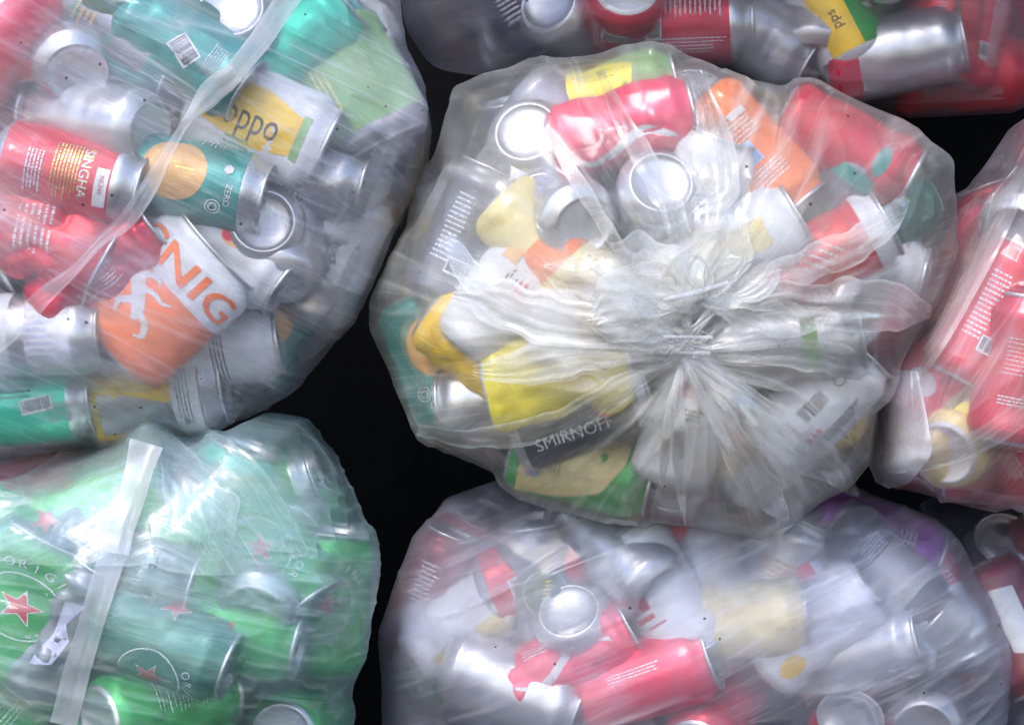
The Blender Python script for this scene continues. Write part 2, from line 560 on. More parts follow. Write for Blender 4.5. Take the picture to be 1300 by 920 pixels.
def can_object(parts, mat4, label, cat='drink can', group=None):
    root = empty('drink_can', mat4.to_translation(), label, cat, group)
    root.matrix_world = mat4
    kids = {}
    for k in ('body', 'lid', 'base'):
        v, f, ms, mi = parts[k]
        kids[k] = mesh_obj(k, v, f, ms, root, mi)
    for k in ('ring_pull', 'drinking_hole'):
        v, f, ms, mi = parts[k]
        mesh_obj(k, v, f, ms, kids['lid'], mi, smooth=False)
    return root


def copy_can(src, mat4, label, group):
    c = src.copy(); COL.objects.link(c); c.matrix_world = mat4; c['label'] = label; c['group'] = group
    for ch in src.children:
        d = ch.copy(); COL.objects.link(d); d.parent = c
        for g in ch.children:
            e = g.copy(); COL.objects.link(e); e.parent = d
    return c


# ------------------------------------------------------------------ label designs
def D_text(fg='ink', n=9, seed=1, w=34, h=40, rot=90, cx=0, cy=0):
    return Label().lines(fg, cx, cy, w, h, n, rot, seed)


def D_singha():
    l = Label().polys('white', [rect(-9, 22, 26, 36)]).text('gold', 'SINGHA', -2, 17, 11.5).text('white', 'SINGHA', -2, 16.7, 10.5)
    l.lines('gold', 0, 2, 46, 22, 8, 0, 3).lines('white', 6, -22, 36, 14, 5, 0, 5).text('crimson', 'NCHA', 4, 31, 5)
    return l


def D_orange():
    l = Label()
    l.poly('white', rect(-104, 104, 14, 41))
    l.poly('white', [(-104, 12), (104, 12), (104, 15.5), (-104, 15.5)])
    # rampant white beast, loose brush strokes
    def stroke(pts, w):
        pl = []
        for i in range(len(pts) - 1):
            (x0, y0), (x1, y1) = pts[i], pts[i + 1]; L_ = math.hypot(x1 - x0, y1 - y0) or 1
            nx, ny = -(y1 - y0) / L_, (x1 - x0) / L_; w0, w1 = w[i], w[i + 1]
            pl.append([(x0 + nx * w0, y0 + ny * w0), (x0 - nx * w0, y0 - ny * w0), (x1 - nx * w1, y1 - ny * w1), (x1 + nx * w1, y1 + ny * w1)])
        return pl
    P = stroke([(-38, -6), (-30, 2), (-22, 3), (-15, -2), (-9, -8), (-3, -16), (-1, -24)], [1, 3, 4.5, 5, 4.5, 4, 1.2])
    P += stroke([(-30, 2), (-33, 9), (-28, 11), (-24, 7)], [3, 2.6, 2, 1]) + stroke([(-18, 2), (-14, 9), (-8, 11), (-5, 8)], [2.6, 2.4, 2, .6])
    P += stroke([(-12, -4), (-4, 1), (4, 0), (8, 4)], [2.2, 2, 1.4, .5]) + stroke([(-20, -2), (-26, -12), (-23, -19), (-28, -23)], [3.2, 2.6, 2, .8])
    P += stroke([(-3, -16), (6, -20), (9, -28), (5, -32)], [2.4, 2.2, 1.6, .6]) + stroke([(-8, -12), (-14, -22), (-11, -30)], [2.6, 2, .7])
    l.polys('white', P)
    Q = []
    for i in range(9):
        a = RAD(i * 40); Q += stroke([(-38 + 3 * math.cos(a), -26 + 3 * math.sin(a)), (-38 + 9 * math.cos(a + .5), -26 + 7 * math.sin(a + .5))], [2.2, .5])
    l.polys('white', Q + [circ(-38, -26, 4.2)])
    l.text('orange', 'CNIG', -2, 28, 31, 0, 1.05).text('orange', 'CNIG', -1.2, 28.4, 31, 0, 1.05)
    return l


def D_sugar():
    l = Label().poly('peach', circ(-14, 8, 13)).poly('red', circ(-8, 4, 5)).text('red', 'SUGAR', 12, -8, 7, 90).lines('ink', 22, 2, 40, 8, 3, 90, 4)
    return l


def D_tealcan(bc=True, circle=True):
    l = Label()
    if circle:
        l.poly('tan', circ(-6, -12, 25)).lines('gold', -6, -4, 20, 14, 4, 90, 2, .2)
    l.polys('white', ringpolys(17, 22, 5.2, 6.2) + ringpolys(17, 22, 2.6, 3.6))
    l.text('white', 'ZERO', 6, 32, 7).poly('lilac', circ(-14, 29, 4, n=6))
    if bc: l.barcode(48, 6, 26, 16, 0, 4)
    l.lines('white', -46, 0, 30, 40, 12, 0, 7, .25)
    return l


def D_barcode(fg='ink', rot=0, cx=0, cy=0, w=28, h=14, seed=3, bgc='white', lines=True):
    l = Label().barcode(cx, cy, w, h, rot, seed, bgc, fg)
    if lines: l.lines('white' if bgc != 'white' else 'grey', cx + 6, cy + 24, 32, 16, 6, rot, seed + 1)
    return l


def D_pepsi_like():   # yellow sweep with dark script on white
    l = Label().poly('yellow', [(-18, -46), (12, -46), (20, 0), (16, 40), (-10, 40), (-22, 0)]).text('ink', 'oppo', 2, -2, 27, 90, .8)
    l.poly('moss', rect(-14, 18, 34, 41)).lines('moss', 30, -6, 22, 30, 7, 90, 3)
    return l


def D_smirnoff():
    l = Label().text('white', 'SMIRNOFF', 15, -8, 15, 90, .9)
    l.polys('red', [[(-8, 24), (2, 30), (12, 26), (11, 22), (2, 25), (-6, 20)], [(2, 28), (5, 27), (0, 12), (-3, 13)], [(8, 26), (11, 25), (8, 14), (5, 15)]])
    l.polys('ink', [[(12, 24), (22, 28), (20, 34), (16, 32), (10, 36)]]).lines('red', -20, 30, 14, 6, 2)
    return l


def D_beer():   # green with red star in a ring
    l = Label()
    l.polys('white', ringpolys(0, 4, 24, 25.2)).poly('white', star(0, 4, 14.5)).poly('red', star(0, 4, 12.5))
    for i, ch in enumerate('AMSTERDAM'):
        a = 60 - i * 15
        l.text('white', ch, 20.5 * math.cos(RAD(a)), 4 + 20.5 * math.sin(RAD(a)), 3.8, a - 90)
    for i, ch in enumerate('ORIGINAL'):
        a = 118 - i * 14
        l.text('white', ch, 32 * math.cos(RAD(a)), 4 + 32 * math.sin(RAD(a)), 9, a - 90)
    l.lines('white', 60, 0, 26, 50, 14, 0, 3, .2).poly('white', star(-62, 6, 13)).poly('red', star(-62, 6, 11.5))
    return l


def D_cola():
    l = Label()
    P = []
    for i in range(26):
        t = i / 25; x0 = -46 + 92 * t; w = 1.2 + 3.2 * math.sin(math.pi * t)
        x1 = -46 + 92 * (i + 1) / 25
        y0 = 9 * math.sin(t * 7) - 6; y1 = 9 * math.sin((i + 1) / 25 * 7) - 6; w1 = 1.2 + 3.2 * math.sin(math.pi * (i + 1) / 25)
        P.append([(y0 - w, x0), (y1 - w1, x1), (y1 + w1, x1), (y0 + w, x0)])
    l.polys('white', [[(x, max(-46, min(40, y))) for x, y in p] for p in P])
    l.text('white', '', 0, 0, 1).lines('white', 40, 0, 22, 46, 12, 0, 4, .25)
    return l


def D_orange2():
    l = Label().barcode(10, 4, 24, 15, 0, 5, 'sky', 'blue').lines('white', 6, 24, 40, 16, 5, 0, 4, .45).lines('white', 4, -18, 44, 24, 7, 0, 5, .4)
    l.poly('white', rect(-20, -2, -30, -24))
    return l


def D_emblem():
    l = Label().poly('bottle', circ(0, 4, 20)).polys('white', ringpolys(0, 4, 18, 18.8))
    for i in range(7):
        l.poly('lemon', circ(-2 + 2.5 * i * .4, -6 + 3.4 * i, 4.5 - i * .3, 1.0, 10))
    return l


def D_kale(): return Label().poly('lemon', [(-30, -46), (10, -46), (26, -10), (10, 18), (-24, 26), (-36, 0)]).poly('cream', circ(30, 10, 13, 18)).lines('moss', -20, -5, 30, 10, 3, 90, 2)


def D_creamgreen(): return Label().poly('cream', [(-60, -46), (40, -46), (34, -10), (18, 20), (-8, 34), (-60, 40)]).lines('moss', 4, -18, 22, 10, 3, 0, 3).barcode(4, -34, 24, 6, 0, 8, 'sky', 'teal')


def D_yellow(): return Label().poly('white', rect(-22, -8, -8, 16)).lines('orange', 6, 0, 50, 10, 3, 90, 2)


def D_quarters(): return Label().poly('lemon', circ(0, 0, 16)).poly('teal', circ(6, 8, 9)).poly('white', rect(-3, 2, -8, 18)).lines('ink', -20, 0, 30, 8, 3, 90, 6)


def D_p(): return Label().text('white', 'P', 4, 20, 9).lines('lilac', -10, -20, 26, 14, 5)


def D_script(): return Label().text('ink', 'Sangsom', 0, 0, 10, 90).lines('grey', 18, 0, 40, 10, 4, 90, 8)


def D_whitebar(): return Label().barcode(-4, -2, 24, 12, 90, 6).text('red', 'BAR', 14, -16, 8, 90).lines('ink', 22, 4, 46, 10, 4, 90, 9).polys('ink', ringpolys(-4, 28, 4.5, 5.2))


def D_330(): return Label().text('ink', '330 ml', -14, 14, 7, 90).text('ink', 'e 5,36', -6, 10, 7, 90).lines('ink', 10, 4, 60, 30, 12, 90, 5, .3).polys('ink', ringpolys(28, 16, 4, 4.6))


def D_twotone(a='yellow', b='grey'): return Label().poly(a, rect(-50, 36, -46, -20)).poly(a, [(-50, -46), (-4, -46), (2, -10), (10, 14), (-10, 40), (-50, 40)]).poly(b, [(-2, -40), (30, -40), (30, 14), (10, 14), (2, -10)]).lines('white', 0, 0, 60, 3, 1, 80, 4).poly('white', rect(-50, 50, 18, 40)).lines('ink', 6, 30, 50, 16, 6, 0, 3, .3)
# ------------------------------------------------------------------ bags
def ico(level):
    t = (1 + 5 ** .5) / 2
    V = np.array([(-1, t, 0), (1, t, 0), (-1, -t, 0), (1, -t, 0), (0, -1, t), (0, 1, t), (0, -1, -t), (0, 1, -t), (t, 0, -1), (t, 0, 1), (-t, 0, -1), (-t, 0, 1)], float)
    V /= np.linalg.norm(V, axis=1)[:, None]
    F = np.array([(0, 11, 5), (0, 5, 1), (0, 1, 7), (0, 7, 10), (0, 10, 11), (1, 5, 9), (5, 11, 4), (11, 10, 2), (10, 7, 6), (7, 1, 8), (3, 9, 4), (3, 4, 2), (3, 2, 6), (3, 6, 8), (3, 8, 9), (4, 9, 5), (2, 4, 11), (6, 2, 10), (8, 6, 7), (9, 8, 1)])
    out = [(V, F, None)]
    for _ in range(level):
        E = np.sort(np.concatenate([F[:, [0, 1]], F[:, [1, 2]], F[:, [2, 0]]]), axis=1)
        U, inv = np.unique(E[:, 0] * np.int64(len(V)) + E[:, 1], return_inverse=True)
        a, b = U // len(V), U % len(V)
        mid = V[a] + V[b]; mid /= np.linalg.norm(mid, axis=1)[:, None]
        n = len(F); m = inv.reshape(3, n) + len(V)
        F = np.concatenate([np.stack([F[:, 0], m[0], m[2]], 1), np.stack([F[:, 1], m[1], m[0]], 1), np.stack([F[:, 2], m[2], m[1]], 1), np.stack([m[0], m[1], m[2]], 1)])
        V = np.concatenate([V, mid])
        out.append((V, F, (a, b)))
    return out


TOP = 7
ICO = ico(TOP)


def edges_of(F):
    E = np.sort(np.concatenate([F[:, [0, 1]], F[:, [1, 2]], F[:, [2, 0]]]), axis=1)
    n = int(F.max()) + 1
    U = np.unique(E[:, 0] * np.int64(n) + E[:, 1])
    return U // n, U % n


EDG = {k: edges_of(ICO[k][1]) for k in (5, 6, 7)}


def lap(D, k):
    a, b = EDG[k]; n = len(D)
    cnt = np.bincount(a, minlength=n) + np.bincount(b, minlength=n)
    return np.stack([(np.bincount(a, D[b, c], n) + np.bincount(b, D[a, c], n)) / cnt for c in range(3)], 1)


def normals(P, F):
    fn = np.cross(P[F[:, 1]] - P[F[:, 0]], P[F[:, 2]] - P[F[:, 0]])
    N = np.stack([sum(np.bincount(F[:, i], fn[:, c], len(P)) for i in range(3)) for c in range(3)], 1)
    return N / np.maximum(np.linalg.norm(N, axis=1), 1e-12)[:, None]


class Bag:
    def __init__(self, key, outline, cpx, Y, front, back, squ=0.86, corner=1.0):
        self.key = key; self.Y = Y; self.f, self.b, self.sq = front, back, squ
        self.c = W(cpx[0], cpx[1], Y)
        P = np.array([W(x, y, Y) for x, y in outline])[:, [0, 2]] - self.c[[0, 2]]
        ang = np.linspace(-math.pi, math.pi, 721); R = np.zeros(721)
        for i, a in enumerate(ang):
            d = np.array((math.cos(a), math.sin(a))); best = 0
            for j in range(len(P)):
                p, q = P[j], P[(j + 1) % len(P)]; e = q - p
                det = d[0] * -e[1] + d[1] * e[0]
                if abs(det) < 1e-12: continue
                t = (p[0] * -e[1] + p[1] * e[0]) / det; u = (d[0] * p[1] - d[1] * p[0]) / det
                if t > 0 and -1e-6 <= u <= 1 + 1e-6: best = max(best, t)
            R[i] = best
        w = int(3 * corner)
        if w:
            k = np.hanning(2 * w + 3)[1:-1]; k /= k.sum()
            R = np.convolve(np.concatenate([R[-w - 1:-1], R, R[1:w + 1]]), k, 'valid')
        self.ang, self.R = ang, R
        self.cans = []; self.shrink = .009

    def base(self, d):
        s = np.hypot(d[:, 0], d[:, 2]); th = np.arctan2(d[:, 2], d[:, 0])
        R = np.interp(th, self.ang, self.R) * s ** self.sq
        y = np.sign(d[:, 1]) * np.abs(d[:, 1]) ** self.sq * np.where(d[:, 1] < 0, self.f, self.b)
        return self.c + np.stack([R * np.cos(th), y, R * np.sin(th)], 1)

    def frac(self, p):
        q = p - self.c
        r = math.hypot(q[0], q[2]) / np.interp(math.atan2(q[2], q[0]), self.ang, self.R)
        y = abs(q[1]) / (self.f if q[1] < 0 else self.b)
        return (r ** (2 / self.sq) + y ** (2 / self.sq)) ** (self.sq / 2)

    def bvh(self):
        V, F, _ = ICO[5]
        P = self.base(V)
        self.tree = BVHTree.FromPolygons([Vector(p) for p in P], [tuple(map(int, f)) for f in F])

    def hit(self, px, py, tree=None):
        o = Vector((0, -CAMD, 0)); t = Vector(W(px, py, 0)); d = (t - o).normalized()
        loc, n, i, dist = (tree or self.tree).ray_cast(o, d)
        return loc, n, d


def support(ax, fvec, rvec, n, a, b):
    k = abs(ax.dot(n)) * HH
    return k + math.sqrt((a * rvec.dot(n)) ** 2 + (b * fvec.dot(n)) ** 2)


NCAN = [0]


def place(bag, px, py, ang, tilt, label, lab=None, base='silver', end='lid', anchor='c', roll=0, flat=None, dent=1.0, crush=0.12,
          poke=0.005, sink=0.0, ends='silver', neck=None, bands=(), pattern_flip=False):
    """a can whose `end` points to angle ang in the picture plane, tipped tilt degrees towards the viewer"""
    NCAN[0] += 1
    a, t = RAD(ang), RAD(tilt)
    face = Vector((math.cos(a) * math.cos(t), -math.sin(t), math.sin(a) * math.cos(t)))
    ax = face if end == 'lid' else -face
    if anchor == 'e':
        px -= math.cos(a) * math.cos(t) * HH / S; py += math.sin(a) * math.cos(t) * HH / S
    view = Vector((0, -1, 0))
    f = (view - ax * view.dot(ax))
    if f.length < 0.05: f = Vector((0, 0, 1)) - ax * ax.z
    f.normalize(); r = ax.cross(f)
    ra, rb = flat or (R0, R0)
    loc, n, d = bag.hit(px, py)
    if loc is None:
        loc = Vector(W(px, py, bag.Y)); n = Vector((0, -1, 0)); loc = loc + Vector((0, 0.03, 0))
    if n.dot(d) > 0: n = -n
    sup = support(ax, f, r, n, ra, rb)
    c = min(1.0, max(0.55, -n.dot(d)))
    c = loc + d * ((sup - poke + sink) / c)
    # keep the whole can inside the bag near its rim
    for _ in range(40):
        worst, pull = 0, None
        for k in (-.95, 0, .95):
            q = np.array(c + ax * HH * k); fr = bag.frac(q)
            lim = 1 - (.024 if rb > .02 else .014) / .20
            if fr > lim and fr > worst: worst, pull = fr, (q - bag.c) * (1 - lim / fr)
        if pull is None: break
        c = c - Vector(pull) * .6
    Mx = Matrix(((r.x, -f.x, ax.x, c.x), (r.y, -f.y, ax.y, c.y), (r.z, -f.z, ax.z, c.z), (0, 0, 0, 1)))
    if lab is None and base not in ('silver',):
        fg = 'white' if base not in ('cream', 'white', 'grey') else 'grey'
        lab = Label().lines(fg, -12, 4, 18, 56, 14, 0, NCAN[0], .4).lines(fg, 22, 0, 70, 16, 5, 90, NCAN[0] + 1, .35)
        lab.barcode(4 + NCAN[0] % 5, -24, 20, 10, 0, NCAN[0])
    elif lab is None and NCAN[0] % 2:
        lab = Label().lines('grey', 8, 0, 60, 14, 4, 90, NCAN[0], .35)
    dn = Dent(NCAN[0] * 7 + 1, dent, crush, ra / R0, rb / R0)
    parts = build_can_meshes(lab, base, ends, dn, roll, neck, bands)
    o = can_object(parts, Mx, label)
    bag.cans.append(dict(c=np.array(c), A=np.array([list(r), list(-f), list(ax)]).T, a=ra, b=rb, fix=True))
    return o


# ---- filler cans: a few built once, then copied
FILL = {}


def filler_src():
    specs = [('red', 'crimson', D_cola()), ('silver', 'silver', None), ('green', 'green', D_beer()), ('teal', 'teal', D_tealcan()), ('silver', 'silver', D_text('grey', 8, 3)),
             ('white', 'white', D_whitebar()), ('orange', 'orange', D_orange2()), ('yellow', 'yellow', D_yellow()), ('dark', 'navy', D_p()), ('cream', 'cream', D_twotone())]
    for i, (k, b, l) in enumerate(specs):
        FILL.setdefault(k, []).append(build_can_meshes(l, b, 'silver', Dent(900 + i, 1.2, 0.4), 0))


FILL_ROOT = {}
COLW = {'red': 'red', 'silver': 'plain silver', 'green': 'green', 'teal': 'teal', 'white': 'white', 'orange': 'orange', 'yellow': 'yellow', 'dark': 'dark navy', 'cream': 'cream'}


def fill(bag, n, mix, where, seed, layer=(.45, .84)):
    rnd = random.Random(seed); cand = []
    tries = 0
    while len(cand) < n and tries < 6000:
        tries += 1
        d = np.array([rnd.gauss(0, 1), -abs(rnd.gauss(0, 1)) + .25, rnd.gauss(0, 1)]); d /= np.linalg.norm(d)
        p = bag.c + (bag.base(d[None])[0] - bag.c) * rnd.uniform(*layer)
        x, y = project(p[None]); x, y = x[0], y[0]
        if not (-110 < x < 1410 and -110 < y < 1010): continue
        ax = np.array([rnd.gauss(0, 1), rnd.gauss(0, .6), rnd.gauss(0, 1)]); ax /= np.linalg.norm(ax)
        cand.append([p, ax])
    fixed = [(c['c'], c['A'][:, 2], min(c['a'], c['b']) * .97) for c in bag.cans]
    K = (-.66, 0, .66); ns = len(K)
    FP = np.array([c + a * HH * k for c, a, r in fixed for k in K]).reshape(-1, 3); FR = np.array([r for _, _, r in fixed for k in K])
    P = np.array([c[0] for c in cand]); A = np.array([c[1] for c in cand])
    for it in range(90):
        Q = (P[:, None] + A[:, None] * (np.array(K) * HH)[None, :, None]).reshape(-1, 3)
        own = np.repeat(np.arange(len(P)), ns)
        push = np.zeros_like(Q)
        dd = Q[:, None] - Q[None]; L_ = np.linalg.norm(dd, axis=2) + 1e-9
        ov = np.clip(.064 - L_, 0, None) * (own[:, None] != own[None])
        push += .35 * (dd / L_[..., None] * ov[..., None]).sum(1)
        if len(FP):
            dd = Q[:, None] - FP[None]; L_ = np.linalg.norm(dd, axis=2) + 1e-9
            dd[..., 1] += .03; ov = np.clip(.033 + FR[None] - L_, 0, None)
            push += .5 * (dd / L_[..., None] * ov[..., None]).sum(1)
        pm = push.reshape(-1, ns, 3)
        P = P + np.clip(pm.mean(1), -.01, .01)
        A = A + (pm * (np.array(K))[None, :, None]).sum(1) * 6; A /= np.linalg.norm(A, axis=1)[:, None]
        for i in range(len(P)):
            for k in (-.9, .9):
                q = P[i] + A[i] * HH * k; fr = bag.frac(q); lim = 1 - .031 / .2
                if fr > lim: P[i] = P[i] - (q - bag.c) * (1 - lim / fr) * .8
    names = list(mix); wts = [mix[k] for k in names]
    for p, a in zip(P, A):
        k = rnd.choices(names, wts)[0]
        ax = Vector(a); h = Vector((rnd.gauss(0, 1), rnd.gauss(0, 1), rnd.gauss(0, 1))); f = (h - ax * h.dot(ax)).normalized(); r = ax.cross(f); c = Vector(p)
        Mx = Matrix(((r.x, -f.x, ax.x, c.x), (r.y, -f.y, ax.y, c.y), (r.z, -f.z, ax.z, c.z), (0, 0, 0, 1)))
        lb = f'{COLW[k]} drink can buried behind the others inside {where}'; g = f'{COLW[k]} cans deeper inside {where}'
        vi = rnd.randrange(len(FILL[k]))
        if (k, vi) not in FILL_ROOT:
            FILL_ROOT[(k, vi)] = can_object(FILL[k][vi], Mx, lb, group=g)
        else:
            copy_can(FILL_ROOT[(k, vi)], Mx, lb, g)
        bag.cans.append(dict(c=np.array(c), A=np.array([list(r), list(-f), list(ax)]).T, a=R0, b=R0, fix=False))


def push_out(P, cans, near, off=.0019):
    for c, idx in zip(cans, near):
        if not len(idx): continue
        q = (P[idx] - c['c']) @ c['A']
        z = q[:, 2]; h = HH + off
        az = np.abs(z)
        rz = np.clip((HH - az) / .0155, 0, 1)
        sc = (.0275 + (.0330 - .0275) * rz) / .0330
        a, b = (c['a'] + off) * sc, (c['b'] + off) * sc
        rr = np.sqrt((q[:, 0] / a) ** 2 + (q[:, 1] / b) ** 2)
        ins = (rr < 1) & (az < h)
        if not ins.any(): continue
        dr = (1 - rr) * np.minimum(a, b); da = h - az
        ra = ins & (da < dr); rd = ins & ~ra
        q[ra, 2] = np.sign(z[ra]) * h
        k = 1 / np.maximum(rr[rd], .05)
        q[rd, 0] *= k; q[rd, 1] *= k
        P[idx[ins]] = (q[ins] @ c['A'].T) + c['c']
    return P


def solve(bag, kb=.035, its=(90, 40, 22)):
    D = None
    for lv, n in zip((5, 6, 7), its):
        V, F, mid = ICO[lv]
        B = bag.base(V)
        Dt = -bag.shrink * normals(B, F); Dt *= np.sign((Dt * (bag.c - B)).sum(1)).mean()
        if D is None: D = np.zeros_like(B)
        else: D = np.concatenate([D, (D[mid[0]] + D[mid[1]]) / 2])
        near = []
        for c in bag.cans:
            near.append(np.where(((B - c['c']) ** 2).sum(1) < (.115) ** 2)[0])
        kk = kb / (4 ** (lv - 5))
        for i in range(n):
            D += .5 * (lap(D, lv) - D); D += kk * (Dt - D)
            P = push_out(B + D, bag.cans, near); D = P - B
    bag.near = near
    return B + D


def make_bag(bag, name, label, mat, flow, wr, haze, extra=None, stains=()):
    """flow: ('lin', deg) or ('pol', px, py); wr: list of (amp, fu, fv, power, seed, envelope)"""
    P = solve(bag)
    F = ICO[TOP][1]
    N = normals(P, F)
    if (N * (P - bag.c)).sum() < 0: N = -N; F = F[:, ::-1]
    x, y = project(P)
    if flow[0] == 'lin':
        a = RAD(flow[1]); u = P[:, 0] * math.cos(a) + P[:, 2] * math.sin(a); v = -P[:, 0] * math.sin(a) + P[:, 2] * math.cos(a)
        w = P[:, 1]
    else:
        k = W(flow[1], flow[2], bag.Y)
        X, Z = P[:, 0] - k[0], P[:, 2] - k[2]
        u = np.hypot(X, Z); v = None; w = P[:, 1]
        th = np.arctan2(Z, X)
    disp = np.zeros(len(P))
    for (amp, fu, fv, p, sd, env) in wr:
        if flow[0] == 'lin':
            uu = u + .012 * vnoise(P[:, 0] * 9, P[:, 2] * 9, P[:, 1] * 9, sd + 50)
            vv = v + .010 * vnoise(P[:, 0] * 12, P[:, 2] * 12, P[:, 1] * 12, sd + 51)
            r = ridge(uu * fu, vv * fv, w * fv * .5, sd, p)
        elif env == 'iso':
            wx, wy = vnoise(P[:, 0] * 14, P[:, 2] * 14, None, sd + 7) * .04, vnoise(P[:, 0] * 14, P[:, 2] * 14, None, sd + 8) * .04
            r = ridge((P[:, 0] + wx) * fu, (P[:, 2] + wy) * fv, P[:, 1] * fu, sd, p)
        else:
            tt = th + .35 * vnoise(P[:, 0] * 10, P[:, 2] * 10, None, sd + 9)
            r = ridge(np.cos(tt) * fv + 40, np.sin(tt) * fv + 40, u * fu, sd, p)
        e = 1.0
        if callable(env): e = env(x, y, u)
        else: e = .35 + .65 * np.clip(vnoise(P[:, 0] * 7, P[:, 2] * 7, P[:, 1] * 7, sd + 3) * 2.4 - .7, 0, 1)
        disp += amp * r * e
    P2 = P + N * disp[:, None]
    if extra is not None: P2 = extra(P2, N, x, y)
    P2 = push_out(P2, bag.cans, bag.near)
    if flow[0] == 'lin': FL = np.stack([u, v, w * .5], 1)
    else: FL = np.stack([np.cos(th) * .085, np.sin(th) * .085, u], 1)
    H = np.full(len(P), float(haze[0]))
    for (hx, hy, rx, ry, an, val) in haze[1:]:
        a = RAD(an); X, Y = x - hx, -(y - hy)
        A_, B_ = X * math.cos(a) + Y * math.sin(a), -X * math.sin(a) + Y * math.cos(a)
        H += val * np.exp(-((A_ / rx) ** 2 + (B_ / ry) ** 2))
    H = np.clip(H + 12.0 * disp, 0, 1)
    ST = np.zeros(len(P))
    for (hx, hy, rx, ry, an, val) in stains:
        a = RAD(an); X, Y = x - hx, -(y - hy)
        A_, B_ = X * math.cos(a) + Y * math.sin(a), -X * math.sin(a) + Y * math.cos(a)
        ST += val * np.exp(-((A_ / rx) ** 2 + (B_ / ry) ** 2))
    root = empty(name, bag.c, label, 'bag', 'clear bags full of drink cans')
    o = mesh_obj('film', P2 - bag.c, F, mat, root, flow=FL, haze=H, stain=ST)
    bag.root = root
    bag.ftree = BVHTree.FromPolygons([Vector(p) for p in P2], [tuple(map(int, f)) for f in F[np.where((P2[F].mean(1)[:, 1] < bag.c[1] + .02))[0]]])
    return root


def catmull(pts, n):
    P = np.array(pts, float); P = np.vstack([2 * P[0] - P[1], P, 2 * P[-1] - P[-2]])
    out = []
    m = len(P) - 3
    for i in range(n + 1):
        t = i / n * m; k = min(int(t), m - 1); t -= k
        a, b, c, d = P[k:k + 4]
        out.append(.5 * ((2 * b) + (c - a) * t + (2 * a - 5 * b + 4 * c - d) * t * t + (3 * b - a - 3 * c + d) * t ** 3))
    return np.array(out)


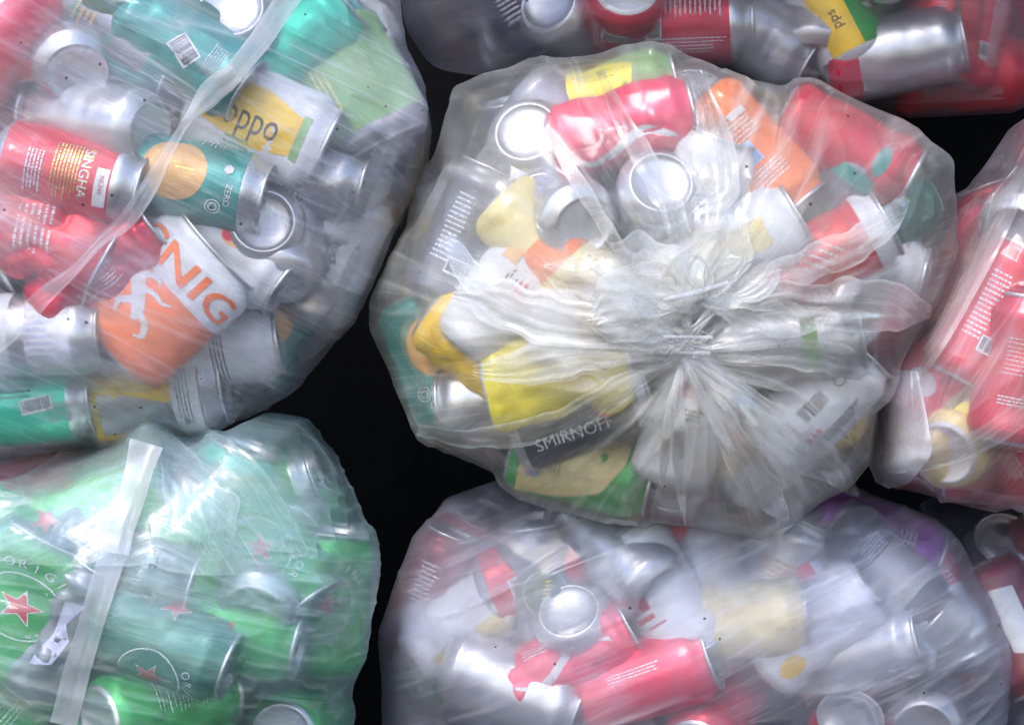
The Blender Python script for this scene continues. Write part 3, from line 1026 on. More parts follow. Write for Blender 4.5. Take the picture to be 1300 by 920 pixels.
def ribbon(bag, name, pts, mat, lift=.002, crumple=.002, haze=.3, curl=.0, seed=1, n=None, m=None, ragged=0.0, label=None, fr=70, straight=False):
    """a strip or loose lobe of film lying over the bag; pts = (px, py, full width px[, lift m])"""
    pts = [tuple(p) + ((lift,) if len(p) == 3 else ()) for p in pts]
    length = sum(math.hypot(pts[i + 1][0] - pts[i][0], pts[i + 1][1] - pts[i][1]) for i in range(len(pts) - 1))
    n = n or max(16, int(length / 3.0)); m = m or max(6, int(max(p[2] for p in pts) / 3.0))
    if straight:
        A = np.array(pts, float); cum = np.concatenate([[0], np.cumsum(np.hypot(*np.diff(A[:, :2], axis=0).T))]); tt = np.linspace(0, cum[-1], n + 1)
        C = np.stack([np.interp(tt, cum, A[:, i]) for i in range(4)], 1)
    else: C = catmull(pts, n)
    T = np.gradient(C[:, :2], axis=0); T /= np.linalg.norm(T, axis=1)[:, None] + 1e-9
    Nn = np.stack([-T[:, 1], T[:, 0]], 1)
    V = []; uv = []; last = None
    rg = random.Random(seed)
    dep = np.zeros((n + 1, m + 1)); PX = np.zeros((n + 1, m + 1, 2))
    for i in range(n + 1):
        for j in range(m + 1):
            s = (j / m - .5)
            w = C[i, 2] * (1 + ragged * (_rn(i * .13 + (0 if s < 0 else 37), seed) - .5) * 2)
            p = C[i, :2] + Nn[i] * w * s
            PX[i, j] = p
            loc, nn, d = bag.hit(p[0], p[1], bag.ftree)
            dep[i, j] = loc.y if loc is not None else np.nan
    # fill misses from the neighbours, then relax so that the strip bridges hollows
    good = dep[~np.isnan(dep)]
    dm = good.max() if len(good) else bag.Y - .05
    dep = np.where(np.isnan(dep), dm, dep)
    base = dep.copy()
    for _ in range(60):
        q = np.pad(dep, 1, mode='edge'); dep = .5 * dep + .125 * (q[:-2, 1:-1] + q[2:, 1:-1] + q[1:-1, :-2] + q[1:-1, 2:])
    ex = dep - base                      # where the smooth sheet would sink into the bag
    k = np.clip(ex, 0, None)
    for _ in range(25):
        q = np.pad(k, 1, mode='edge'); k = np.maximum(np.clip(ex, 0, None), .25 * (q[:-2, 1:-1] + q[2:, 1:-1] + q[1:-1, :-2] + q[1:-1, 2:]))
    for _ in range(8):
        q = np.pad(k, 1, mode='edge'); k = .25 * (q[:-2, 1:-1] + q[2:, 1:-1] + q[1:-1, :-2] + q[1:-1, 2:])
    dep = dep - k
    ii, jj = np.meshgrid(np.arange(n + 1), np.arange(m + 1), indexing='ij')
    wx, wz = PX[..., 0] * S, PX[..., 1] * S
    a_ = math.atan2(pts[-1][1] - pts[0][1], pts[-1][0] - pts[0][0]); lo, ac = wx * math.cos(a_) + wz * math.sin(a_), -wx * math.sin(a_) + wz * math.cos(a_)
    cr = ridge(lo * fr * .35 + seed, ac * fr * 1.1 + .6 * vnoise(lo * 30, ac * 30), None, seed, 1.8) * .7 + ridge(lo * fr * .9, ac * fr * 2.1 + seed, None, seed + 1, 1.8) * .3
    al = ridge(ii * .02 + seed, jj / m * 5.0, None, seed + 2, 2.0)
    if name in ('loose_fold', 'pleat'): C[:, 3] = .0012 + (C[:, 3] - .0012) * np.clip(4 * (1 - np.arange(n + 1) / n), 0, 1)
    off = C[:, 3][:, None] + crumple * cr + crumple * .8 * al + curl * (2 * np.abs(jj / m - .5)) ** 3
    Y = dep - off
    k = (Y + CAMD) / CAMD
    V = np.stack([(PX[..., 0] - 650) * S * k, Y, (460 - PX[..., 1]) * S * k], 2).reshape(-1, 3)
    id_ = ii * (m + 1) + jj
    F = np.stack([id_[:-1, :-1].ravel(), id_[1:, :-1].ravel(), id_[1:, 1:].ravel(), id_[:-1, 1:].ravel()], 1)
    FL = np.stack([(ii / n * length * S).ravel(), (jj / m * C[:, 2][:, None] * S).ravel(), np.full(V.shape[0], seed * .37)], 1)
    edge = np.exp(-(np.minimum(jj, m - jj) / 1.1) ** 2) * .28
    fade = np.clip(np.minimum(ii, n - ii * 1.0) / n * 4.0, 0, 1).ravel() if name in ('loose_fold', 'crumpled_lobe', 'pleat') else 1.0
    H = np.clip(haze + cr.ravel() * .25 + edge.ravel() * (.75 if name != 'pleat' else .3), 0, 1) * fade
    o = mesh_obj(name, V - np.array(bag.root.location), F, mat, bag.root, flow=FL, haze=H)
    if label: o['label'] = label
    return o


def _rn(x, seed):
    return float(vnoise(np.array([x]), np.array([seed * 1.7]), None, seed)[0])
# ------------------------------------------------------------------ the seven bags
A = Bag('A', [(512, -30), (516, 20), (524, 62), (545, 105), (553, 160), (550, 212), (535, 257), (503, 305), (480, 354), (448, 412), (410, 462), (372, 506), (330, 530), (270, 552), (170, 572), (60, 585), (-40, 590), (-130, 560), (-190, 400), (-200, 200), (-180, 0), (-100, -130), (60, -190), (250, -190), (400, -150), (490, -90)], (190, 210), 0.0, .17, .17, squ=.68)
B = Bag('B', [(572, 112), (620, 88), (700, 76), (790, 72), (850, 76), (890, 82), (945, 100), (1000, 118), (1080, 135), (1145, 170), (1204, 208), (1209, 260), (1211, 320), (1195, 375), (1168, 430), (1135, 480), (1112, 520), (1102, 590), (1075, 622), (1020, 650), (960, 682), (900, 668), (800, 655), (740, 640), (700, 622), (640, 605), (530, 560), (519, 530), (515, 480), (490, 430), (478, 380), (493, 330), (520, 290), (548, 240), (556, 175)], (850, 370), -0.01, .18, .17, squ=.74, corner=.7)
Cb = Bag('C', [(195, 538), (250, 556), (300, 545), (335, 520), (390, 528), (425, 570), (455, 630), (470, 680), (468, 740), (460, 830), (440, 940), (360, 1040), (150, 1070), (-60, 1040), (-170, 900), (-160, 720), (-90, 640), (0, 612), (100, 575)], (165, 790), -0.04, .15, .17, squ=.72, corner=.7)
Db = Bag('D', [(478, 835), (495, 760), (520, 690), (560, 628), (640, 598), (760, 600), (900, 610), (1040, 615), (1130, 635), (1215, 680), (1270, 760), (1290, 830), (1270, 940), (1110, 1030), (800, 1050), (560, 1030), (478, 940)], (860, 815), 0.07, .15, .15, squ=.72)
Fb = Bag('F', [(1128, 612), (1108, 600), (1116, 520), (1145, 465), (1168, 430), (1196, 370), (1228, 290), (1250, 210), (1290, 150), (1350, 110), (1470, 160), (1540, 350), (1500, 590), (1400, 650), (1300, 652), (1220, 640), (1165, 618)], (1330, 400), -0.03, .13, .15, squ=.72, corner=.5)
Gb = Bag('G', [(500, -20), (514, 42), (545, 84), (600, 94), (660, 88), (720, 84), (860, 84), (905, 94), (950, 112), (1040, 130), (1150, 144), (1230, 142), (1320, 130), (1430, 60), (1480, -80), (1400, -230), (1000, -260), (640, -240), (520, -130)], (960, -70), 0.07, .15, .15, squ=.72)
Eb = Bag('E', [(1150, 700), (1175, 645), (1240, 622), (1340, 625), (1430, 720), (1440, 860), (1370, 980), (1250, 990), (1175, 900), (1150, 800)], (1300, 810), 0.14, .14, .12)
for b_, sh in ((A, .005), (B, .007), (Cb, .006), (Db, .006), (Fb, .005), (Gb, .003), (Eb, .003)): b_.shrink = sh; b_.bvh()

# ---------------- cans seen in the upper left bag
place(A, 374, 302, 60, 80, 'silver can with round shiny base facing out, right of the orange can', None, end='base', anchor='e', dent=.3, poke=.030)
place(A, 368, 372, 262, 32, 'plain silver can lying under the round shiny base, its rim curved downwards', None, end='base', anchor='e', dent=.4, poke=.012)
place(A, 366, 440, 246, 18, 'teal can with white label and tan disc near the lower right rim', D_tealcan(False).poly('white', rect(-4, 14, 24, 34)).lines('grey', 5, 29, 16, 8, 3), 'teal', end='base', poke=.012)
place(A, 118, 152, -13, 30, 'plain dull silver can lying sideways above the red can with gold lettering', None, 'silver', end='base', dent=.5, poke=.016)
place(A, 98, 86, -62, 52, 'silver can with bluish shine and round end below the top teal cans, upper left corner', None, 'silver', end='base', anchor='e', dent=.3, poke=.020)
place(A, 92, 222, -13, 4, 'red can with gold lettering and a silver neck on its side', D_singha(), 'red', neck='silver', bands=((36.5, 60, 'silver'),), poke=.007, dent=.4)
place(A, 250, 232, -13, 5, 'teal can with large tan disc and small white roundel, left of the round silver base', D_tealcan(False), 'teal', dent=.4, neck='silver', poke=.001)
place(A, 203, 396, 42, 4, 'flattened orange can with white beast and big orange lettering', D_orange(), 'orange', flat=(.050, .024), dent=.8, crush=.2, poke=.010, bands=((41, 60, 'white'),))
place(A, 48, 300, -28, 3, 'crumpled red can under pink blurred film at the left edge', Label().lines('white', 0, 0, 40, 30, 6, 20, 4), 'red', crush=1.0, flat=(.040, .024))
place(A, 128, 344, 38, 5, 'crushed red can with white small print left of the flattened orange can', Label().text('white', 'Chun', 0, 0, 14, 90).lines('white', 12, 0, 40, 12, 4, 90, 5), 'crimson', crush=1.0, poke=-.004)
place(A, 44, 425, 2, 8, 'white and silver can with pale lilac print at left edge', Label().lines('lilac', 0, 14, 24, 44, 8, 90, 4), 'white', bands=((38, 60, 'silver'), (-10, 4, 'silver')), ends='silver')
place(A, 18, 528, 4, 4, 'bright jade green can with barcode at lower left of the upper left bag', D_barcode('ink', 100, 2, 18, 22, 9, 4).lines('bottle', -10, 0, 40, 14, 3, 90, 3), 'jade', neck='silver', poke=.008, crush=.3)
place(A, 200, 510, 8, 4, 'yellow and grey can with white end panel of small print, below the flattened orange can', D_twotone(), 'grey', flat=(.040, .027), poke=.008, crush=.3)
place(A, 150, 42, -33, 6, 'dark teal can at the top left above the dull silver can', Label().poly('pewter', rect(-10, 20, -46, 40)).lines('tan', 0, -20, 30, 20, 4, 0, 3), 'teal', poke=-.006)
place(A, 236, 66, -33, 4, 'teal can with barcode sticker beside the twisted ribbon, top left', D_barcode('ink', 65, 2, 6, 20, 14, 5, lines=False).lines('white', -2, 30, 30, 14, 6, 0, 6, .3), 'teal', poke=.006, crush=.3)
place(A, 190, 14, 150, 10, 'bottle green and tan can at the very top, left of the bright silver end', Label().poly('tan', circ(0, 0, 14)).lines('white', 14, 10, 20, 24, 6), 'bottle', poke=.004)
place(A, 322, -12, 80, 72, 'bright silver can end cut by the top edge beside the ribbon', None, end='base', anchor='e', dent=.3, poke=.012)
place(A, 398, 42, 40, 4, 'bright turquoise can with white panel, running up to the right at the top', Label().poly('white', rect(-24, -6, -34, -10)).lines('lilac', -15, -22, 16, 20, 5), 'jade', poke=.007, crush=.3)
place(A, 452, 108, -62, 10, 'flattened pale green can with round dark end, upper right part of the upper left bag', Label().poly('moss', rect(-60, 60, -40, 20)).lines('cream', -14, 0, 40, 10, 3, 90, 8), 'moss', flat=(.046, .018), end='base', poke=.008, bands=((-60, -38, 'pewter'),))
place(A, 430, 38, 40, 2, 'teal can with grey band lettered in white beside the flattened pale green can', Label().poly('grey', rect(-14, 14, -40, 40)).text('white', 'E53', 0, -6, 9, 90).lines('white', 0, 22, 20, 10, 3, 90), 'teal', poke=.004)
place(A, 352, 150, -24, 3, 'white can with yellow sweep and dark script, centre right of the upper left bag', D_pepsi_like(), 'white', flat=(.040, .024), poke=.008)
place(A, 400, 220, -14, 2, 'silver grey can below the white can with yellow sweep', None, 'silver', poke=.002)
place(A, 492, 214, 62, 4, 'white can covered in grey small print near the right rim of the upper left bag', D_330().poly('peach', rect(-26, -16, -30, 30)), 'white', poke=.018, crush=.3)
place(A, 462, 272, -10, 12, 'white can with peach and tan blotches above the can with black script', Label().poly('peach', rect(-10, 8, 10, 40)).poly('tan', circ(4, -14, 10)), 'white', end='base', poke=.012)
place(A, 446, 346, 66, 4, 'pale silver can with black script at right edge of the upper left bag', D_script(), 'white', poke=.014, bands=((-60, -20, 'silver'),))
place(A, 298, 318, -36, 5, 'white can with peach disc and red word SUGAR', D_sugar(), 'white', poke=.004, crush=.4)
place(A, 6, 44, 52, 4, 'pink red cola can with white script at top left corner', D_cola(), 'pink', poke=.006)
place(A, 40, 4, 100, 4, 'dull red can above the cola can in top left corner', None, 'crimson', poke=.002)
place(A, 285, 470, 10, 4, 'silver white can with row of tiny print under the orange can', Label().lines('ink', 6, 10, 60, 12, 4, 0, 3), 'white', poke=.004)

# ---------------- centre bag
place(B, 643, 148, 120, 66, 'silver can end in the upper left of the centre bag', None, end='base', anchor='e', dent=.4, poke=.008)
place(B, 648, 240, 140, 66, 'bright silver can end, second down on the left of the centre bag', None, end='base', anchor='e', dent=.3, poke=.024)
place(B, 580, 196, 170, 40, 'silver can end at the left rim of the centre bag', None, end='base', anchor='e', dent=.3, poke=.016)
place(B, 724, 280, -45, 56, 'brightest silver can, end facing out, diagonal above the wrinkled middle', Label().lines('lilac', 0, 0, 60, 20, 4, 90, 3), 'silver', end='base', anchor='e', poke=.022, dent=.4)
place(B, 832, 214, 75, 68, 'large bright round can end under the pink cola can', None, end='base', anchor='e', dent=.3, poke=.016)
place(B, 792, 152, 14, 5, 'pink red cola can with white script near the top of the centre bag', D_cola(), 'pink', poke=.010, roll=40, crush=.4)
place(B, 772, 102, 14, 4, 'green and yellow can at the top edge of the centre bag', D_kale(), 'moss', poke=.006)
place(B, 955, 172, -48, 5, 'bright orange can with blue barcode in the upper middle of the centre bag', D_orange2(), 'orange', poke=.012, roll=0, crush=.2)
place(B, 890, 245, 70, 15, 'white can with small blue marks below the large round can end', Label().lines('blue', 0, 0, 30, 30, 4, 20, 3), 'white', poke=.004)
place(B, 1085, 172, -28, 6, 'deep red can in the shaded upper right of the centre bag', Label().poly('teal', circ(0, 30, 14, 6)), 'crimson', poke=.006)
place(B, 1105, 228, 55, 18, 'dark can with teal rim and yellow mark, right of the orange can', Label().poly('yellow', circ(6, -10, 6)).poly('teal', rect(-30, 30, 28, 40)).lines('green', -8, 0, 20, 12, 3), 'pewter', poke=.006)
place(B, 1162, 262, -150, 10, 'small shaded green and silver can at the right corner of the centre bag', Label().poly('cream', rect(-8, 8, -6, 10)).lines('bottle', 0, 2, 12, 10, 3), 'bottle', bands=((14, 60, 'silver'),), poke=.002)
place(B, 1062, 322, 28, 5, 'scuffed red can right of the wrinkled middle', Label().lines('white', 0, 0, 24, 30, 5, 40, 3, .3), 'red', poke=.008, crush=.5, bands=((36, 60, 'white'),))
place(B, 1160, 328, -16, 6, 'white can with grey and red print at the right rim of the centre bag', D_whitebar(), 'white', poke=.006, roll=-20)
place(B, 1128, 400, -12, 42, 'can with pale silver end under the big white fold', None, 'silver', end='base', anchor='e', poke=.010, dent=.4)
place(B, 1148, 432, 10, 4, 'crimson can half hidden below the big white fold', None, 'crimson', poke=.0)
place(B, 1052, 520, 46, 5, 'white can with barcode and small print at lower right of the centre bag', D_whitebar(), 'white', poke=.008)
place(B, 1072, 578, 24, 5, 'yellow can at the lower right rim of the centre bag', D_yellow(), 'yellow', poke=.006)
place(B, 955, 600, -50, 6, 'dented white can with faint red streak below the knot, right', Label().poly('pink', rect(-8, 4, -20, 20)).lines('lilac', 10, 0, 30, 20, 5, 90, 4), 'white', poke=.006)
place(B, 872, 552, 76, 8, 'white can with small pink and grey print straight below the knot', D_text('pink', 4, 3, 30, 12, 0, 0, 20).lines('ink', 0, 2, 30, 10, 3, 0, 7), 'white', poke=.006)
place(B, 868, 610, 80, 24, 'silver can with peach stripe at the bottom of the centre bag', Label().poly('peach', rect(2, 16, -40, 10)), 'silver', end='base', poke=.006)
place(B, 706, 548, 20, 4, 'navy can with bold white capitals and a red emblem', D_smirnoff(), 'navy', neck='silver', bands=((42, 60, 'silver'),), poke=.018, roll=0, dent=.5)
place(B, 722, 606, -14, 4, 'cream and green can at the lower left edge of the centre bag', D_creamgreen(), 'green', poke=.012, dent=.5)
place(B, 606, 452, -38, 5, 'bright yellow can with white square, lower left of the centre bag', D_yellow(), 'yellow', poke=.010, crush=.3)
place(B, 690, 486, 10, 5, 'lemon yellow crushed can beside the bright yellow can', Label().lines('orange', 10, 20, 20, 8, 2), 'lemon', poke=.002, crush=.8, flat=(.040, .022))
place(B, 612, 520, 8, 14, 'pale blue silver can above the navy can with white capitals', Label().poly('sky', rect(-30, 30, -40, 0)), 'silver', end='base', poke=.006)
place(B, 540, 552, 6, 3, 'silver can with red stripe at the lower left corner of the centre bag', Label().poly('crimson', rect(-30, 30, 6, 9)), 'silver', poke=.0)
place(B, 535, 470, -70, 4, 'dark teal can at the left rim of the centre bag', D_tealcan(False), 'teal', poke=.0)
place(B, 638, 372, 52, 5, 'white can with columns of pink and grey print left of the wrinkled middle', Label().lines('ink', -4, 0, 36, 12, 4, 90, 3).lines('pink', 8, 4, 30, 10, 2, 90, 4).poly('tan', rect(-22, -8, 20, 40)), 'white', poke=-.004)
place(B, 690, 312, -46, 3, 'can with orange band under the brightest silver can', Label().poly('orange', rect(-40, 40, -10, 16)), 'cream', poke=.003)
place(B, 540, 300, 80, 5, 'white can with red and yellow print on the left side of the centre bag', Label().lines('crimson', 0, 22, 24, 10, 3, 0, 3).poly('red', circ(8, 2, 6)).poly('yellow', circ(0, 4, 5)), 'white', poke=.004)
place(B, 520, 378, 76, 4, 'maroon and yellow can at the far left rim of the centre bag', Label().poly('lemon', rect(-8, 6, 0, 40)).poly('maroon', rect(6, 30, -30, 30)), 'cream', poke=.0)
place(B, 592, 300, 66, 4, 'dark pewter can between the left rim and the bright silver end', None, 'pewter', poke=.0)
place(B, 698, 128, -42, 5, 'long grey can with green ring beside the green and yellow can', Label().poly('teal', rect(-30, 30, -4, 3)), 'grey', poke=.003)
place(B, 1010, 440, 8, 5, 'pale green and silver can right of the knot', Label().poly('moss', rect(-20, 20, 10, 22)), 'silver', poke=.0)
place(B, 760, 400, 12, 5, 'pale pinkish can under the wrinkled middle, left of the knot', Label().poly('pink', circ(0, 0, 8, 12)), 'white', poke=-.012)
place(B, 930, 320, 30, 5, 'pale lime can above the knot', Label().poly('cream', rect(-14, 10, -30, 30)), 'white', poke=-.010)

# ---------------- lower left bag
place(Cb, 24, 762, 64, 8, 'green beer can with red star in white ring, lower left corner', D_beer(), 'green', flat=(.046, .020), poke=.010, dent=.4)
place(Cb, 236, 652, 86, 4, 'crumpled bright green can under the pointed top of the lower left bag', Label().poly('lime', rect(-20, 0, -40, 40)).poly('white', star(10, 0, 9)).poly('red', star(10, 0, 7)), 'lime', crush=1.0, poke=.028, flat=(.046, .024))
place(Cb, 136, 640, 20, 8, 'bright green can on its side left of the white ribbon under milky film', Label().poly('white', rect(-20, 10, 0, 30)), 'lime', crush=.6, poke=.008)
place(Cb, 52, 675, -10, 5, 'green beer can on its side below the milky film at left edge', D_beer(), 'green', roll=80, poke=.002)
place(Cb, 160, 715, -16, 5, 'pewter grey crumpled can crossed by the white ribbon', None, 'pewter', crush=1.0, poke=-.006)
place(Cb, 84, 798, 60, 6, 'dark crinkled can with pale torn label left of the ribbon at the bottom', Label().poly('lilac', [(-12, -30), (6, -20), (10, 0), (0, 10), (8, 30), (-10, 26), (-6, 0)]), 'pewter', crush=.9, poke=.0)
place(Cb, 205, 812, -20, 6, 'dark green beer can with star right of the ribbon at the bottom', D_beer(), 'bottle', poke=.008, roll=50, crush=.3)
place(Cb, 343, 768, 252, 60, 'pale oval can end in the lower middle of the lower left bag', None, 'silver', end='base', anchor='e', poke=.014, dent=.4)
place(Cb, 410, 706, 8, 30, 'silver can end seen edge on at the right of the lower left bag', None, 'green', end='base', anchor='e', poke=.006, dent=.3)
place(Cb, 404, 824, 170, 52, 'round silver can end at the bottom right of the lower left bag', None, 'silver', end='base', anchor='e', poke=.006, dent=.3)
place(Cb, 352, 690, -52, 8, 'green beer can with red star above the pale oval end', D_beer(), 'green', poke=.006)
place(Cb, 438, 755, 84, 3, 'green beer can with red star down the right rim of the lower left bag', D_beer(), 'green', poke=.004)
place(Cb, 434, 628, 60, 3, 'dark green can high on the shaded right side of the lower left bag', D_beer(), 'green', poke=.002)
place(Cb, 385, 585, 20, 5, 'green can with silver neck in the shaded top of the lower left bag', None, 'green', poke=.004, neck='silver')
place(Cb, 352, 560, -32, 36, 'shaded silver can lid at the top right of the lower left bag', None, 'silver', end='lid', anchor='e', poke=.0)
place(Cb, 300, 620, 70, 6, 'pale mint can right of the crumpled bright green can', Label().poly('white', rect(-14, 8, -40, 40)), 'jade', poke=.0, crush=.5)
place(Cb, 300, 800, -12, 5, 'green can with red streak at the bottom of the lower left bag', Label().poly('crimson', rect(-10, 4, -10, 10)), 'green', poke=.002)
place(Cb, 12, 612, 14, 4, 'dull red can in the dark sliver between the two left bags', Label().lines('white', 0, 0, 30, 10, 3), 'crimson', poke=.0)

# ---------------- right bag
place(Fb, 1196, 478, 44, 5, 'bright red can with dark script above the white corner of the right bag', Label().text('ink', 'Wow Tin', 0, 0, 10, 90).poly('white', circ(-14, -30, 14, 10)), 'pink', poke=.010)
place(Fb, 1240, 232, -70, 4, 'red can with green top and fine print at the upper part of the right bag', Label().lines('white', 0, 0, 50, 20, 6, 0, 3, .3), 'crimson', end='base', bands=((-60, -20, 'bottle'),), poke=.003)
place(Fb, 1275, 296, 222, 44, 'silver can end blurred near the right picture edge', None, 'silver', end='base', anchor='e', poke=.008)
place(Fb, 1262, 400, 62, 4, 'glossy red can at the right picture edge beside a dark gap', None, 'red', poke=.006)
place(Fb, 1296, 470, 80, 4, 'crimson can with white small print cut by the right picture edge', Label().lines('white', 0, -24, 40, 8, 3, 0, 3).lines('white', 0, 10, 40, 30, 9, 0, 6, .2), 'crimson', poke=.004)
place(Fb, 1200, 560, 40, 8, 'yellow and teal patterned can in the white corner of the right bag', D_quarters(), 'cream', poke=.006)
place(Fb, 1170, 594, 215, 52, 'cream can end in the corner of the right bag', None, 'cream', ends='white', end='base', anchor='e', poke=.006)
place(Fb, 1236, 600, 22, 4, 'pink red can along the bottom of the right bag', None, 'red', poke=.004)
place(Fb, 1286, 588, -60, 4, 'deep red can with pale rim at bottom right of the right bag', None, 'crimson', poke=.006)
place(Fb, 1226, 352, 58, 4, 'greyish pink can under cloudy film on the left flank of the right bag', None, 'pink', poke=.0)

# ---------------- bottom bag
place(Db, 640, 706, 100, 8, 'dark can with green oval emblem at the left of the bottom bag', D_emblem(), 'pewter', poke=.036, dent=.4)
place(Db, 724, 652, 250, 38, 'silver can end as a bright crescent under the centre bag', None, 'silver', end='base', anchor='e', poke=.034)
place(Db, 696, 722, 22, 5, 'small bright red can right of the green oval emblem', None, 'red', poke=-.024, neck='silver')
place(Db, 706, 764, 110, 50, 'silver can end arching over the big pink can', None, 'silver', end='base', anchor='e', poke=.016)
place(Db, 726, 838, 30, 6, 'big pink red can at the bottom left of the bottom bag', D_cola().lines('white', -26, 0, 60, 10, 3, 90, 7), 'pink', crush=.5, poke=-.004)
place(Db, 566, 788, 36, 6, 'white and cream can at the left end of the bottom bag', Label().poly('cream', rect(4, 30, -40, 40)).lines('grey', -10, 0, 70, 18, 6, 90, 8, .35), 'white', poke=.008, crush=.3)
place(Db, 522, 760, 70, 4, 'maroon can in the shaded left flank of the bottom bag', None, 'maroon', poke=.004)
place(Db, 776, 694, -40, 34, 'grey blue can with curved rim in the middle of the bottom bag', None, 'silver', poke=.02, end='base')
place(Db, 812, 660, 4, 3, 'red can touching the underside of the centre bag', None, 'red', poke=.004)
place(Db, 836, 742, -58, 5, 'white can with red lettering and rim in the bottom bag', Label().poly('red', rect(14, 22, -30, 6)).poly('red', rect(14, 34, 10, 14)).poly('moss', rect(26, 31, -40, -30)).lines('red', 18, 20, 20, 4, 1).barcode(-22, -20, 18, 9, 90, 5), 'white', poke=.008)
place(Db, 905, 706, -84, 6, 'large plain silver can with percent sign in the bottom bag', Label().text('white', '%', -6, 0, 7, 0).lines('gold', -6, 20, 10, 14, 3), 'grey', poke=.008)
place(Db, 935, 786, 6, 8, 'pale yellow can glowing at the bottom of the bottom bag', Label().lines('tan', -12, 0, 50, 10, 4, 90, 4), 'cream', poke=.0, crush=.6)
place(Db, 1012, 718, 66, 5, 'tan and silver can right of the large plain silver can', Label().lines('tan', -4, 8, 44, 26, 6, 0, 3, .7), 'silver', poke=.006)
place(Db, 1036, 706, -56, 5, 'can with red flash beside the tan and silver can', Label().poly('red', rect(-6, 10, -20, 10)), 'silver', poke=.004)
place(Db, 1052, 790, 40, 14, 'pale blue white can at the bottom right of the bottom bag', Label().poly('yellow', circ(10, -30, 9, 12)).lines('lilac', 0, 8, 44, 20, 7, 90, 6), 'white', poke=.012)
place(Db, 1130, 716, -44, 5, 'navy and grey can with small white letter P', D_p(), 'navy', poke=.006, bands=((-10, 30, 'grey'),))
place(Db, 1116, 682, -20, 4, 'purple can in the shade under the right bag', None, 'purple', poke=-.012)
place(Db, 1180, 762, 158, 40, 'silver can end standing at the right of the bottom bag', None, 'silver', end='base', anchor='e', poke=.008)
place(Db, 1222, 738, -62, 6, 'narrow silver and crimson can at the right end of the bottom bag', None, 'crimson', bands=((0, 60, 'silver'),), poke=.002)
place(Db, 1100, 826, 16, 22, 'pale can with round rim cut by the bottom picture edge, right', None, 'silver', poke=.006)
place(Db, 820, 862, 20, 10, 'pink red can low in the middle of the bottom bag', Label().lines('white', -12, 0, 50, 8, 3, 90, 4), 'pink', poke=.006)
place(Db, 640, 872, -20, 10, 'silver can low at the left of the bottom bag', None, 'silver', poke=.006)

# ---------------- top bag
place(Gb, 662, 36, 150, 58, 'round silver can end at lower left of the dark top bag', None, 'silver', end='base', anchor='e', poke=.012, dent=.3)
place(Gb, 790, -6, 88, 70, 'white round can end with red ring at the top edge of the picture', None, 'crimson', end='base', anchor='e', ends='white', poke=.012, dent=.3)
place(Gb, 742, 36, -80, 12, 'dull grey can between the two round ends of the top bag', None, 'grey', end='base', poke=.006)
place(Gb, 868, 34, 2, 5, 'red can fading to silver in the top bag', None, 'crimson', bands=((38, 60, 'silver'), (-60, -20, 'pewter')), poke=.008)
place(Gb, 952, 40, -30, 5, 'plain silver grey can in the middle of the top bag', None, 'grey', poke=.006)
place(Gb, 1072, 26, -64, 6, 'yellow, white and green can with dark script in the top bag', Label().poly('yellow', rect(-24, 6, -46, 30)).poly('green', rect(6, 50, -46, 40)).text('ink', 'pps', -8, -18, 12, 90), 'white', end='base', poke=.010)
place(Gb, 1038, 104, 262, 24, 'silver can base bulging from the underside of the top bag', None, 'silver', end='base', anchor='e', poke=.004, dent=.3)
place(Gb, 1136, 70, 10, 8, 'blurred silver and red can right of the yellow, white and green can', None, 'silver', bands=((-60, -28, 'crimson'),), poke=.004)
place(Gb, 1238, 44, 86, 5, 'tall red can with white print near the top right corner', Label().lines('white', -6, 0, 10, 70, 24, 0, 4, .3).poly('maroon', rect(2, 10, -40, 40)), 'red', poke=.008)
place(Gb, 1296, 70, 80, 5, 'crimson can cut by the right picture edge in the top bag', None, 'crimson', poke=.004)
place(Gb, 1240, 104, 2, 5, 'dark red can along the bottom of the top bag', None, 'red', poke=.0)
place(Gb, 575, 26, 120, 5, 'very dark can at the left end of the top bag', None, 'navy', poke=.0)
# ---------------- far lower right bag
place(Eb, 1262, 664, 80, 50, 'dark round can end just under the right bag', None, 'pewter', end='lid', anchor='e', poke=.006)
place(Eb, 1290, 716, 60, 20, 'shaded maroon can at the right edge below the right bag', None, 'maroon', poke=.004)
place(Eb, 1282, 790, -64, 10, 'maroon and white can with torn label in the bottom right corner', Label().poly('white', [(-14, -30), (8, -34), (12, 20), (-10, 30)]), 'maroon', poke=.008)
place(Eb, 1222, 800, 66, 6, 'dark red can beside the torn label can', None, 'crimson', poke=.004)

filler_src()
fill(A, 40, dict(silver=5, red=3, teal=3, white=2, green=1, orange=1, yellow=1), 'the upper left bag', 3)
fill(B, 46, dict(silver=6, red=2, white=4, yellow=2, green=1, teal=1, dark=1, orange=1), 'the centre bag', 4)
fill(Cb, 32, dict(green=6, silver=3, dark=1), 'the lower left bag', 5)
fill(Db, 38, dict(silver=5, red=4, white=1, dark=3, yellow=1, green=1), 'the bottom bag', 6)
fill(Fb, 14, dict(red=6, silver=2, green=1), 'the right bag', 7)
fill(Gb, 20, dict(silver=5, red=3, green=1, dark=1), 'the dark top bag', 8)
fill(Eb, 10, dict(red=4, silver=2, dark=2), 'the lower right bag', 9)
